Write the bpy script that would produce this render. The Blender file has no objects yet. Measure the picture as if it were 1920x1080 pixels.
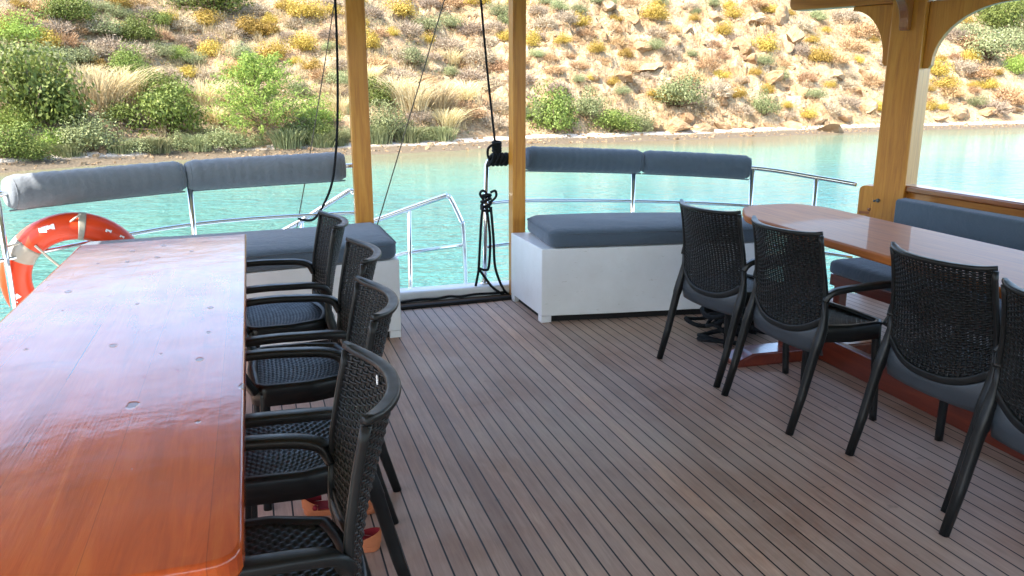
import bpy, bmesh, math, random
from mathutils import Vector, Matrix, noise
random.seed(7)
PI = math.pi
scene = bpy.context.scene
COL = scene.collection

# ------------------------------------------------------------------ materials
def mat(name):
    m = bpy.data.materials.new(name); m.use_nodes = True
    nt = m.node_tree; nt.nodes.clear()
    out = nt.nodes.new('ShaderNodeOutputMaterial')
    b = nt.nodes.new('ShaderNodeBsdfPrincipled')
    nt.links.new(b.outputs[0], out.inputs[0])
    return m, nt, b
def N(nt, typ, **kw):
    n = nt.nodes.new('ShaderNode' + typ)
    for k, v in kw.items(): setattr(n, k, v)
    return n
def L(nt, a, b): nt.links.new(a, b)
def coords(nt, scale=(1, 1, 1), rot=(0, 0, 0), kind='Object'):
    tc = N(nt, 'TexCoord'); mp = N(nt, 'Mapping')
    mp.inputs['Scale'].default_value = scale; mp.inputs['Rotation'].default_value = rot
    L(nt, tc.outputs[kind], mp.inputs['Vector']); return mp.outputs[0]
def noi(nt, vec, scale, detail=4, rough=.55, dist=0):
    n = N(nt, 'TexNoise'); n.inputs['Scale'].default_value = scale; n.inputs['Detail'].default_value = detail
    n.inputs['Roughness'].default_value = rough; n.inputs['Distortion'].default_value = dist
    if vec is not None: L(nt, vec, n.inputs['Vector'])
    return n.outputs['Fac']
def ramp(nt, fac, stops, interp='LINEAR'):
    r = N(nt, 'ValToRGB'); cr = r.color_ramp; cr.interpolation = interp
    while len(cr.elements) < len(stops): cr.elements.new(.5)
    for e, (p, c) in zip(cr.elements, stops):
        e.position = p; e.color = (*c, 1) if len(c) == 3 else c
    L(nt, fac, r.inputs[0]); return r.outputs[0]
def mix(nt, fac, a, b, mode='MIX'):
    n = N(nt, 'Mix', data_type='RGBA', blend_type=mode)
    for s, v in ((0, fac), (6, a), (7, b)):
        if hasattr(v, 'node'): L(nt, v, n.inputs[s])
        elif s == 0: n.inputs[0].default_value = v
        else: n.inputs[s].default_value = (*v, 1)
    return n.outputs[2]
def mth(nt, op, a, b=None, c=None):
    n = N(nt, 'Math', operation=op)
    for i, v in enumerate((a, b, c)):
        if v is None: continue
        if hasattr(v, 'node'): L(nt, v, n.inputs[i])
        else: n.inputs[i].default_value = v
    return n.outputs[0]
def bump(nt, b, h, strength=.3, dist=.01):
    n = N(nt, 'Bump'); n.inputs['Strength'].default_value = strength; n.inputs['Distance'].default_value = dist
    L(nt, h, n.inputs['Height']); L(nt, n.outputs[0], b.inputs['Normal'])
def sets(b, **kw):
    for k, v in kw.items():
        s = b.inputs[k.replace('_', ' ')]
        if hasattr(v, 'node'): b.id_data.links.new(v, s)
        elif isinstance(v, tuple): s.default_value = (*v, 1)
        else: s.default_value = v

def m_plastic():
    m, nt, b = mat('charcoal_plastic')
    v = coords(nt)
    c = ramp(nt, noi(nt, v, 6), [(.3, (.006, .007, .008)), (.7, (.012, .012, .012))])
    sets(b, Base_Color=c, Roughness=ramp(nt, noi(nt, v, 25), [(.3, (.30,)*3), (.7, (.44,)*3)]), Specular_IOR_Level=.24)
    bump(nt, b, noi(nt, v, 260, 2), .08, .001)
    return m
def m_fabric(name, c1, c2):
    m, nt, b = mat(name)
    v = coords(nt)
    w = noi(nt, v, 420, 2, .7)
    big = noi(nt, v, 3.5, 3)
    c = mix(nt, mth(nt, 'MULTIPLY', w, .75), mix(nt, big, c1, c2), tuple(x*1.7 for x in c2))
    sets(b, Base_Color=c, Roughness=.92, Specular_IOR_Level=.15, Sheen_Weight=.25, Sheen_Roughness=.5)
    h = mth(nt, 'ADD', mth(nt, 'MULTIPLY', w, .14), mth(nt, 'ADD', noi(nt, v, 5, 4, .6, .8), mth(nt, 'MULTIPLY', noi(nt, v, 16, 3, .6, 1.2), .3)))
    bump(nt, b, h, .5, .03)
    return m
def m_white():
    m, nt, b = mat('white_paint')
    v = coords(nt)
    dirt = ramp(nt, noi(nt, v, 3.0, 6, .65), [(.35, (1, 1, 1)), (.75, (.86, .85, .83))])
    scuff = ramp(nt, noi(nt, coords(nt, (3, 3, 14)), 5, 5, .7), [(.64, (1, 1, 1)), (.72, (.70, .67, .62))])
    c = mix(nt, 1.0, mix(nt, 1.0, (.70, .71, .73), dirt, 'MULTIPLY'), scuff, 'MULTIPLY')
    sets(b, Base_Color=c, Roughness=.38, Specular_IOR_Level=.45)
    bump(nt, b, noi(nt, v, 30, 3), .05, .004)
    return m
def m_wood(name, stops, axis='Z', gs=1.0, rough=.3, coat=.4, knots=True, bumpy=.15, coat_rough=.12):
    m, nt, b = mat(name)
    st = {'X': (.6, 9, 9), 'Y': (9, .6, 9), 'Z': (9, 9, .6)}[axis]
    v = coords(nt, tuple(s*gs for s in st))
    g = noi(nt, v, 3.0, 6, .62, .9)
    fine = noi(nt, coords(nt, tuple(s*gs*6 for s in st)), 3, 3, .6)
    c = ramp(nt, g, stops)
    c = mix(nt, mth(nt, 'MULTIPLY', fine, .35), c, tuple(x*.45 for x in stops[0][1]))
    if knots:
        vo = N(nt, 'TexVoronoi'); vo.inputs['Scale'].default_value = 2.6*gs
        k = {'X': (.45, 1.3, 1.3), 'Y': (1.3, .45, 1.3), 'Z': (1.3, 1.3, .45)}[axis]
        L(nt, coords(nt, k), vo.inputs['Vector'])
        kf = ramp(nt, vo.outputs['Distance'], [(.03, (1,)*3), (.075, (0,)*3)])
        c = mix(nt, kf, c, (.045, .018, .008))
    sets(b, Base_Color=c, Roughness=rough, Coat_Weight=coat, Coat_Roughness=coat_rough)
    bump(nt, b, mth(nt, 'ADD', g, fine), bumpy, .004)
    return m
def m_chrome():
    m, nt, b = mat('polished_steel')
    v = coords(nt)
    sets(b, Base_Color=(.72, .74, .76), Metallic=1.0, Roughness=ramp(nt, noi(nt, v, 40, 3), [(.3, (.10,)*3), (.8, (.24,)*3)]))
    return m
def m_rope(name, col, scale=260):
    m, nt, b = mat(name)
    v = coords(nt)
    w = N(nt, 'TexWave'); w.inputs['Scale'].default_value = scale/6; w.inputs['Distortion'].default_value = 2
    w.bands_direction = 'DIAGONAL'; L(nt, v, w.inputs['Vector'])
    c = mix(nt, w.outputs['Fac'], tuple(x*.5 for x in col), col)
    sets(b, Base_Color=c, Roughness=.8, Specular_IOR_Level=.2)
    bump(nt, b, w.outputs['Fac'], .4, .003)
    return m
def m_simple(name, col, rough=.5, spec=.4, var=.15, scale=12):
    m, nt, b = mat(name)
    f = noi(nt, coords(nt), scale, 4)
    c = mix(nt, f, tuple(x*(1-var) for x in col), tuple(min(1, x*(1+var)) for x in col))
    sets(b, Base_Color=c, Roughness=rough, Specular_IOR_Level=spec)
    bump(nt, b, f, .1, .004)
    return m

PW = .0642
def m_deck():
    m, nt, b = mat('teak_planking')
    tc = N(nt, 'TexCoord'); sp = N(nt, 'SeparateXYZ'); L(nt, tc.outputs['Object'], sp.inputs[0])
    x = mth(nt, 'DIVIDE', mth(nt, 'ADD', sp.outputs[0], 10*PW - 1.067), PW)
    idx = mth(nt, 'FLOOR', x); fr = mth(nt, 'FRACT', x)
    wn = N(nt, 'TexWhiteNoise', noise_dimensions='1D'); L(nt, idx, wn.inputs['W'])
    # grain, different on each plank
    cb = N(nt, 'CombineXYZ')
    L(nt, mth(nt, 'MULTIPLY', sp.outputs[0], 16.), cb.inputs[0]); L(nt, mth(nt, 'MULTIPLY', sp.outputs[1], 1.1), cb.inputs[1])
    L(nt, mth(nt, 'MULTIPLY', wn.outputs[0], 77.), cb.inputs[2])
    g = noi(nt, cb.outputs[0], 4, 6, .65, .5)
    cb2 = N(nt, 'CombineXYZ')
    L(nt, mth(nt, 'MULTIPLY', sp.outputs[0], 120.), cb2.inputs[0]); L(nt, mth(nt, 'MULTIPLY', sp.outputs[1], 7.), cb2.inputs[1])
    L(nt, mth(nt, 'MULTIPLY', wn.outputs[0], 31.), cb2.inputs[2])
    fine = noi(nt, cb2.outputs[0], 2, 3, .6)
    c = ramp(nt, g, [(.25, (.33, .205, .142)), (.5, (.46, .308, .228)), (.75, (.57, .41, .31))])
    tint = ramp(nt, wn.outputs[0], [(0, (.76, .71, .68)), (.2, (.93, .89, .86)), (.5, (1.0, .96, .93)), (.8, (1.0, 1.0, .99)), (.93, (1.08, 1.06, 1.02)), (.97, (1.34, 1.28, 1.18)), (1, (1.36, 1.3, 1.2))])
    c = mix(nt, 1.0, c, tint, 'MULTIPLY')
    blot = noi(nt, tc.outputs['Object'], 1.7, 4, .6, .5)
    c = mix(nt, 1.0, c, ramp(nt, blot, [(.3, (.80, .70, .64)), (.45, (.98, .94, .96)), (.55, (.98, .95, 1.0)), (.72, (1.14, 1.12, 1.10))]), 'MULTIPLY')
    worn = noi(nt, tc.outputs['Object'], 1.1, 5, .6, .3)
    c = mix(nt, ramp(nt, worn, [(.42, (0,)*3), (.68, (.45,)*3)]), c, (.60, .52, .45))
    spot = noi(nt, tc.outputs['Object'], 7.5, 3, .6)
    c = mix(nt, ramp(nt, spot, [(.68, (0,)*3), (.76, (.6,)*3)]), c, (.12, .09, .075))
    c = mix(nt, mth(nt, 'MULTIPLY', fine, .4), c, (.15, .11, .09))
    caulk = mth(nt, 'LESS_THAN', mth(nt, 'ABSOLUTE', mth(nt, 'SUBTRACT', fr, .5)), .453)
    c = mix(nt, caulk, (.010, .009, .009), c)
    sets(b, Base_Color=c, Roughness=ramp(nt, g, [(.3, (.50,)*3), (.7, (.68,)*3)]), Specular_IOR_Level=.38)
    h = mth(nt, 'ADD', mth(nt, 'MULTIPLY', caulk, 1.2), mth(nt, 'MULTIPLY', fine, .35))
    bump(nt, b, h, .35, .003)
    return m

def sepr(nt, c):
    n = N(nt, 'SeparateColor'); L(nt, c, n.inputs[0]); return n.outputs[0]
def m_table_old():
    m, nt, b = mat('worn_mahogany_varnish')
    tc = N(nt, 'TexCoord'); ob = tc.outputs['Object']
    v = coords(nt, (9, .8, 9))
    g = noi(nt, v, 2.2, 6, .65, 1.2)
    fine = noi(nt, coords(nt, (60, 3, 60)), 3, 3, .6)
    big = noi(nt, ob, 2.0, 4, .55, .4)
    c = ramp(nt, g, [(.28, (.27, .030, .009)), (.5, (.47, .072, .016)), (.75, (.60, .14, .028))])
    c = mix(nt, mth(nt, 'MULTIPLY', big, .5), c, (.54, .11, .024))
    c = mix(nt, mth(nt, 'MULTIPLY', fine, .35), c, (.22, .034, .012))
    spx = N(nt, 'SeparateXYZ'); L(nt, ob, spx.inputs[0])
    bx = mth(nt, 'DIVIDE', mth(nt, 'ADD', spx.outputs[0], .415), .18)
    wb = N(nt, 'TexWhiteNoise', noise_dimensions='1D'); L(nt, mth(nt, 'FLOOR', bx), wb.inputs['W'])
    c = mix(nt, 1.0, c, ramp(nt, wb.outputs[0], [(0, (.90, .86, .84)), (1, (1.05, 1.05, 1.05))]), 'MULTIPLY')
    jn = mth(nt, 'LESS_THAN', mth(nt, 'FRACT', bx), .008)
    c = mix(nt, mth(nt, 'MULTIPLY', jn, .4), c, (.06, .014, .008))
    blot = noi(nt, ob, 3.2, 4, .65, .8)
    c = mix(nt, ramp(nt, blot, [(.52, (0,)*3), (.66, (.45,)*3)]), c, (.20, .022, .010))
    # dents and filled knots
    vo = N(nt, 'TexVoronoi', voronoi_dimensions='2D'); vo.inputs['Scale'].default_value = 8.5; L(nt, coords(nt, (1.0, .62, 1)), vo.inputs['Vector'])
    wob = mth(nt, 'ADD', vo.outputs['Distance'], mth(nt, 'ADD', mth(nt, 'MULTIPLY', noi(nt, ob, 28, 3), .14), mth(nt, 'MULTIPLY', sepr(nt, vo.outputs['Color']), .34)))
    knot = ramp(nt, wob, [(.16, (1,)*3), (.20, (0,)*3)])
    c = mix(nt, mth(nt, 'MULTIPLY', knot, .8), c, (.085, .060, .065))
    # cup ring and glued seam
    sp = N(nt, 'SeparateXYZ'); L(nt, ob, sp.inputs[0])
    dx = mth(nt, 'SUBTRACT', sp.outputs[0], .16); dy = mth(nt, 'SUBTRACT', sp.outputs[1], -.53)
    r = mth(nt, 'SQRT', mth(nt, 'ADD', mth(nt, 'MULTIPLY', dx, dx), mth(nt, 'MULTIPLY', dy, dy)))
    ring = mth(nt, 'LESS_THAN', mth(nt, 'ABSOLUTE', mth(nt, 'SUBTRACT', r, .040)), .0034)
    ringw = mth(nt, 'MULTIPLY', ring, ramp(nt, noi(nt, ob, 22, 2), [(.38, (.1,)*3), (.6, (.9,)*3)]))
    c = mix(nt, ringw, c, (.38, .05, .04))
    seam = mth(nt, 'LESS_THAN', mth(nt, 'ABSOLUTE', mth(nt, 'ADD', sp.outputs[0], .055)), .0014)
    seamw = mth(nt, 'MULTIPLY', seam, ramp(nt, noi(nt, coords(nt, (0, 1, 0)), 1.9, 2), [(.50, (0,)*3), (.54, (.85,)*3)]))
    c = mix(nt, seamw, c, (.03, .01, .008))
    scr = noi(nt, coords(nt, (70, 14, 1), (0, 0, .35)), 1.2, 2, .5)
    sc = ramp(nt, scr, [(.70, (0,)*3), (.74, (1,)*3)])
    ro = mth(nt, 'ADD', ramp(nt, noi(nt, ob, 5, 5, .6), [(.3, (.14,)*3), (.75, (.27,)*3)]), mth(nt, 'MULTIPLY', knot, .12))
    sets(b, Base_Color=c, Roughness=ro, Specular_IOR_Level=.25, Coat_Weight=mth(nt, 'SUBTRACT', .46, mth(nt, 'MULTIPLY', ringw, .4)), Coat_Roughness=.09, Coat_IOR=1.6)
    h = mth(nt, 'ADD', mth(nt, 'MULTIPLY', noi(nt, ob, 7, 3, .5), .6), mth(nt, 'ADD', mth(nt, 'MULTIPLY', fine, .12), mth(nt, 'MULTIPLY', sc, -.02)))
    h = mth(nt, 'SUBTRACT', h, mth(nt, 'MULTIPLY', knot, .3))
    n = N(nt, 'Bump'); n.inputs['Strength'].default_value = .28; n.inputs['Distance'].default_value = .008
    L(nt, h, n.inputs['Height']); L(nt, n.outputs[0], b.inputs['Normal']); L(nt, n.outputs[0], b.inputs['Coat Normal'])
    return m

def m_water():
    m, nt, b = mat('sea_water')
    tc = N(nt, 'TexCoord'); ob = tc.outputs['Object']
    sp = N(nt, 'SeparateXYZ'); L(nt, ob, sp.inputs[0])
    # seen through the clear shallows: sand near the beach, deeper and bluer to the right
    at = N(nt, 'Attribute', attribute_name='depth')
    d = mth(nt, 'ADD', at.outputs['Fac'], mth(nt, 'MULTIPLY', mth(nt, 'SUBTRACT', noi(nt, coords(nt, (.05, .13, 1)), 1, 6, .62, .6), .5), .62))
    c = ramp(nt, d, [(.0, (.13, .105, .058)), (.10, (.118, .135, .078)), (.24, (.094, .168, .116)), (.5, (.068, .170, .132)), (.8, (.032, .138, .148)), (1, (.015, .105, .155))])
    sets(b, Base_Color=c, Roughness=.06, Specular_IOR_Level=.20, IOR=1.33)
    w1 = noi(nt, coords(nt, (.55, 1.5, 1), (0, 0, -.25)), 1.6, 3, .55, .6)
    w2 = noi(nt, coords(nt, (1.2, 2.6, 1), (0, 0, .2)), 3.4, 3, .6, .3)
    gust = ramp(nt, noi(nt, coords(nt, (.03, .06, 1)), 1.3, 3), [(.35, (.35,)*3), (.65, (1,)*3)])
    h = mth(nt, 'MULTIPLY', mth(nt, 'ADD', w1, mth(nt, 'MULTIPLY', w2, .45)), gust)
    bump(nt, b, h, .9, .48)
    return m

def m_hill():
    m, nt, b = mat('dry_rocky_soil')
    tc = N(nt, 'TexCoord'); ob = tc.outputs['Object']
    at = N(nt, 'Attribute', attribute_name='rock')
    n1 = noi(nt, ob, .55, 6, .65, .4); n2 = noi(nt, ob, 2.4, 6, .7); n3 = noi(nt, ob, .22, 4, .6)
    soil = ramp(nt, n2, [(.25, (.21, .140, .075)), (.45, (.34, .255, .150)), (.62, (.42, .335, .215)), (.8, (.48, .405, .285))])
    red = mix(nt, ramp(nt, n3, [(.45, (0,)*3), (.65, (.55,)*3)]), soil, (.40, .22, .115))
    rock = ramp(nt, n1, [(.25, (.19, .10, .045)), (.42, (.35, .225, .115)), (.58, (.47, .36, .225)), (.8, (.54, .46, .34))])
    orange = ramp(nt, noi(nt, ob, 1.1, 5, .7, .8), [(.52, (0,)*3), (.68, (.8,)*3)])
    rock = mix(nt, orange, rock, (.38, .175, .068))
    vo = N(nt, 'TexVoronoi', feature='DISTANCE_TO_EDGE'); vo.inputs['Scale'].default_value = 1.3
    L(nt, mix(nt, .25, ob, N_color(nt, ob)), vo.inputs['Vector'])
    crack = ramp(nt, vo.outputs['Distance'], [(.0, (.55,)*3), (.05, (0,)*3)])
    rock = mix(nt, crack, rock, (.17, .10, .055))
    c = mix(nt, at.outputs['Fac'], red, rock)
    sets(b, Base_Color=c, Roughness=.95, Specular_IOR_Level=.1)
    h = mth(nt, 'ADD', mth(nt, 'MULTIPLY', n2, .8), mth(nt, 'MULTIPLY', noi(nt, ob, 7, 4, .7), .4))
    bump(nt, b, h, 1.0, .45)
    return m
def N_color(nt, ob):
    n = N(nt, 'TexNoise'); n.inputs['Scale'].default_value = .9; n.inputs['Detail'].default_value = 3
    L(nt, ob, n.inputs['Vector']); return n.outputs['Color']
def m_beach():
    m, nt, b = mat('shingle_beach')
    ob = N(nt, 'TexCoord').outputs['Object']
    at = N(nt, 'Attribute', attribute_name='wet')
    p = noi(nt, ob, 9, 4, .7); q = noi(nt, ob, .6, 4, .6)
    dry = ramp(nt, p, [(.3, (.34, .28, .215)), (.55, (.55, .48, .40)), (.75, (.66, .60, .53))])
    dry = mix(nt, mth(nt, 'MULTIPLY', q, .5), dry, (.56, .47, .38))
    wet = ramp(nt, p, [(.3, (.050, .038, .024)), (.6, (.125, .095, .060)), (.8, (.22, .175, .12))])
    c = mix(nt, at.outputs['Fac'], dry, wet)
    sets(b, Base_Color=c, Roughness=.8, Specular_IOR_Level=.25)
    bump(nt, b, p, .8, .08)
    return m
def m_leaf(name, stops, tr=.25, rough=.6):
    m, nt, b = mat(name)
    g = N(nt, 'NewGeometry'); oi = N(nt, 'ObjectInfo')
    mid = stops[1][1]; stops = [(p, tuple(.5*a+.5*b_ for a, b_ in zip(q, mid))) for p, q in stops]
    c = ramp(nt, g.outputs['Random Per Island'], stops)
    hsv = N(nt, 'HueSaturation'); L(nt, c, hsv.inputs['Color'])
    L(nt, mth(nt, 'ADD', mth(nt, 'MULTIPLY', oi.outputs['Random'], .5), .78), hsv.inputs['Value'])
    L(nt, mth(nt, 'ADD', mth(nt, 'MULTIPLY', oi.outputs['Random'], .024), .488), hsv.inputs['Hue'])
    sets(b, Base_Color=hsv.outputs[0], Roughness=rough, Specular_IOR_Level=.25)
    t = N(nt, 'BsdfTranslucent'); L(nt, hsv.outputs[0], t.inputs[0])
    ms = N(nt, 'MixShader'); ms.inputs[0].default_value = tr
    out = [n for n in nt.nodes if n.type == 'OUTPUT_MATERIAL'][0]
    L(nt, b.outputs[0], ms.inputs[1]); L(nt, t.outputs[0], ms.inputs[2]); L(nt, ms.outputs[0], out.inputs[0])
    return m
def m_rock():
    m, nt, b = mat('weathered_boulder')
    ob = N(nt, 'TexCoord').outputs['Object']; oi = N(nt, 'ObjectInfo')
    c = ramp(nt, noi(nt, ob, 1.6, 6, .7, .6), [(.25, (.22, .12, .060)), (.45, (.36, .24, .135)), (.62, (.46, .36, .235)), (.8, (.52, .44, .33))])
    c = mix(nt, mth(nt, 'MULTIPLY', oi.outputs['Random'], .55), c, (.36, .195, .085))
    sets(b, Base_Color=c, Roughness=.92, Specular_IOR_Level=.12)
    bump(nt, b, noi(nt, ob, 5, 6, .75), 1.0, .35)
    return m

M = dict(
    plastic=m_plastic(), plastic_smooth=m_simple('charcoal_smooth_plastic', (.036, .044, .054), .40, .5, .1), white=m_white(), chrome=m_chrome(), deck=m_deck(), table=m_table_old(),
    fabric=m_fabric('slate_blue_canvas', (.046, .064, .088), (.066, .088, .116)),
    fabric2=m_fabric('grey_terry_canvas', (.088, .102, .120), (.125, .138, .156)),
    pine=m_wood('amber_pine_varnish', [(.25, (.36, .120, .010)), (.5, (.56, .225, .020)), (.75, (.66, .315, .045))], 'Z', 1.1, .42, .15),
    beam=m_wood('amber_beam_varnish', [(.25, (.32, .100, .010)), (.5, (.49, .180, .018)), (.75, (.58, .25, .036))], 'Y', 1.1, .42, .15),
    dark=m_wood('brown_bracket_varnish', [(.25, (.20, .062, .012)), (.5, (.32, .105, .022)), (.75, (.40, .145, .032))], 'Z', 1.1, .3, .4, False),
    redwood=m_wood('red_mahogany_varnish', [(.25, (.075, .012, .006)), (.5, (.14, .022, .010)), (.75, (.20, .038, .014))], 'Y', 1.0, .28, .6, False),
    caprail=m_wood('brown_cap_rail_varnish', [(.25, (.16, .045, .014)), (.5, (.27, .085, .024)), (.75, (.36, .13, .036))], 'Y', 1.0, .25, .6, False),
    glosstable=m_wood('orange_table_varnish', [(.25, (.33, .085, .012)), (.5, (.50, .145, .021)), (.75, (.60, .21, .034))], 'Y', 1.0, .55, .11, False, .02, .03),
    plank=m_wood('orange_bulwark_varnish', [(.25, (.28, .085, .014)), (.5, (.42, .16, .026)), (.75, (.52, .22, .045))], 'Y', .8, .35, .4, False),
    blackrope=m_rope('black_braid', (.012, .014, .017)), paleline=m_rope('weathered_line', (.17, .15, .12)),
    whitecord=m_rope('white_cord', (.62, .56, .46)),
    buoy=m_simple('orange_red_shell', (.58, .042, .006), .36, .45, .15, 9), tape=m_simple('pale_tape', (.30, .27, .22), .4, .5, .12, 30),
    rubber=m_simple('black_rubber', (.014, .013, .013), .8, .2), mat=m_simple('brown_coir', (.085, .062, .045), .95, .1, .4, 80),
    sticker=m_simple('white_sticker', (.8, .78, .76), .5), tan=m_simple('tan_cork', (.40, .13, .058), .8, .1, .12, 60),
    crimson=m_simple('crimson_lining', (.19, .012, .018), .75, .2), canopy=m_fabric('tan_awning', (.46, .33, .21), (.52, .39, .26)),
    metal=m_simple('grey_bolt', (.10, .10, .09), .4), hull=m_simple('hull_paint', (.72, .74, .75), .3),
    water=m_water(), hill=m_hill(), beach=m_beach(), rock=m_rock(),
)
LEAF = dict(
    dark=m_leaf('dark_green_leaves', [(0, (.052, .070, .014)), (.5, (.115, .150, .028)), (.85, (.180, .215, .048)), (1, (.26, .28, .08))]),
    olive=m_leaf('olive_green_leaves', [(0, (.085, .100, .040)), (.5, (.165, .190, .075)), (.85, (.24, .262, .115)), (1, (.32, .33, .17))]),
    lime=m_leaf('lime_needles', [(0, (.085, .125, .022)), (.5, (.190, .255, .045)), (.85, (.290, .345, .075)), (1, (.36, .40, .12))], .35),
    gold=m_leaf('golden_leaves', [(0, (.16, .105, .018)), (.5, (.33, .225, .040)), (.85, (.46, .335, .075)), (1, (.54, .41, .12))], .3),
    grey=m_leaf('grey_twigs', [(0, (.17, .125, .080)), (.5, (.31, .245, .170)), (.85, (.41, .335, .245)), (1, (.48, .41, .31))], .15, .8),
    tan=m_leaf('russet_twigs', [(0, (.19, .108, .048)), (.5, (.34, .212, .105)), (.85, (.44, .30, .165)), (1, (.5, .36, .21))], .15, .8),
    straw=m_leaf('straw_blades', [(0, (.34, .26, .13)), (.5, (.55, .45, .25)), (.85, (.66, .57, .35)), (1, (.72, .65, .45))], .45, .7),
    pale=m_leaf('pale_green_leaves', [(0, (.105, .120, .052)), (.5, (.205, .225, .100)), (.85, (.285, .300, .150)), (1, (.37, .37, .21))], .3),
    reed=m_leaf('reed_blades', [(0, (.085, .098, .040)), (.5, (.170, .185, .082)), (.85, (.250, .255, .130)), (1, (.38, .34, .19))], .3),
    bark=m_simple('grey_bark', (.16, .115, .08), .9, .1, .3, 20),
)

# ------------------------------------------------------------------ mesh helpers
class MB:
    def __init__(s): s.v = []; s.f = []; s.mi = []; s.sm = []
    def add(s, vs, fs, smooth=True, mi=0):
        o = len(s.v); s.v += [tuple(p) for p in vs]
        for f in fs: s.f.append([i+o for i in f]); s.mi.append(mi); s.sm.append(smooth)
    def build(s, name, mats, parent=None, bevel=0, recalc=True):
        me = bpy.data.meshes.new(name); me.from_pydata(s.v, [], s.f)
        for m in (mats if isinstance(mats, (list, tuple)) else [mats]): me.materials.append(m)
        me.polygons.foreach_set('material_index', s.mi); me.polygons.foreach_set('use_smooth', s.sm)
        if recalc or bevel:
            bm = bmesh.new(); bm.from_mesh(me)
            if bevel:
                es = [e for e in bm.edges if len(e.link_faces) == 2 and e.calc_face_angle(0) > .6]
                r = bmesh.ops.bevel(bm, geom=es, offset=bevel, segments=2, profile=.6, affect='EDGES', clamp_overlap=True)
                for f in r['faces']: f.smooth = True
            bmesh.ops.recalc_face_normals(bm, faces=bm.faces); bm.to_mesh(me); bm.free()
        me.update()
        o = bpy.data.objects.new(name, me); COL.objects.link(o)
        if parent: o.parent = parent
        return o
    def box(s, c, d, rz=0, mi=0):
        x, y, z = (k/2 for k in d); R = Matrix.Rotation(rz, 3, 'Z'); c = Vector(c)
        vs = [c + R @ Vector((i*x, j*y, k*z)) for i in (-1, 1) for j in (-1, 1) for k in (-1, 1)]
        s.add(vs, [(0, 1, 3, 2), (4, 6, 7, 5), (0, 4, 5, 1), (2, 3, 7, 6), (0, 2, 6, 4), (1, 5, 7, 3)], False, mi)
    def prism(s, poly, z0, z1, mi=0, xf=None, smooth=False):
        n = len(poly); vs = [Vector((x, y, z0)) for x, y in poly] + [Vector((x, y, z1)) for x, y in poly]
        if xf: vs = [xf @ v for v in vs]
        s.add(vs, [list(range(n))[::-1], list(range(n, 2*n))] + [(i, (i+1) % n, n+(i+1) % n, n+i) for i in range(n)], smooth, mi)
    def sweep(s, path, prof, closed=False, caps=True, up=None, mi=0, smooth=True, scales=None):
        """prof: list of (a,b) offsets along side and up vectors; scales per path point"""
        P = [Vector(p) for p in path]; n = len(P); k = len(prof)
        T = []
        for i in range(n):
            a = P[(i-1) % n] if (closed or i > 0) else P[i]; b = P[(i+1) % n] if (closed or i < n-1) else P[i]
            T.append((b-a).normalized())
        if up is None:
            u = Vector((0, 0, 1)) if abs(T[0].z) < .9 else Vector((1, 0, 0))
        else: u = Vector(up)
        vs = []
        for i in range(n):
            if up is not None: u = Vector(up)
            u = u - T[i]*u.dot(T[i])
            if u.length < 1e-6: u = T[i].orthogonal()
            u.normalize(); r = T[i].cross(u)
            sc = scales[i] if scales else 1
            if not isinstance(sc, (tuple, list)): sc = (sc, sc)
            for a, b in prof: vs.append(P[i] + r*a*sc[0] + u*b*sc[1])
        fs = []
        for i in range(n if closed else n-1):
            j = (i+1) % n
            for q in range(k): fs.append((i*k+q, i*k+(q+1) % k, j*k+(q+1) % k, j*k+q))
        if caps and not closed:
            fs.append(list(range(k))[::-1]); fs.append([(n-1)*k+q for q in range(k)])
        s.add(vs, fs, smooth, mi)
    def tube(s, path, r, seg=8, closed=False, mi=0, scales=None, rz=None):
        rz = rz or r
        s.sweep(path, [(r*math.cos(2*PI*q/seg), rz*math.sin(2*PI*q/seg)) for q in range(seg)], closed, True, None, mi, True, scales)
def smooth_path(pts, k=6, closed=False):
    P = [Vector(p) for p in pts]; n = len(P); out = []
    for i in range(n if closed else n-1):
        g = lambda j: P[j % n] if closed else P[max(0, min(n-1, j))]
        p0, p1, p2, p3 = g(i-1), g(i), g(i+1), g(i+2)
        for q in range(k):
            t = q/k
            out.append(.5*((2*p1)+(p2-p0)*t+(2*p0-5*p1+4*p2-p3)*t*t+(3*p1-p0-3*p2+p3)*t**3))
    if not closed: out.append(P[-1])
    return out
def rrect(w, h, r, seg=3):
    out = []
    for cx, cy, a0 in ((w/2-r, h/2-r, 0), (-w/2+r, h/2-r, 90), (-w/2+r, -h/2+r, 180), (w/2-r, -h/2+r, 270)):
        for q in range(seg+1):
            a = math.radians(a0+90*q/seg); out.append((cx+r*math.cos(a), cy+r*math.sin(a)))
    return out
def round_poly(poly, r, seg=5):
    """round the corners of a CCW/CW polygon; r is a number or a list"""
    P = [Vector((*p, 0)) for p in poly]; n = len(P); out = []
    for i in range(n):
        a, b, c = P[i-1], P[i], P[(i+1) % n]; ri = r[i] if isinstance(r, (list, tuple)) else r
        d1 = (a-b); d2 = (c-b); ri2 = min(ri, d1.length*.45, d2.length*.45)
        if ri2 < 1e-4: out.append((b.x, b.y)); continue
        p1 = b+d1.normalized()*ri2; p2 = b+d2.normalized()*ri2
        for q in range(seg+1):
            t = q/seg; v = p1*(1-t)**2+b*2*t*(1-t)+p2*t*t; out.append((v.x, v.y))
    return out
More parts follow.
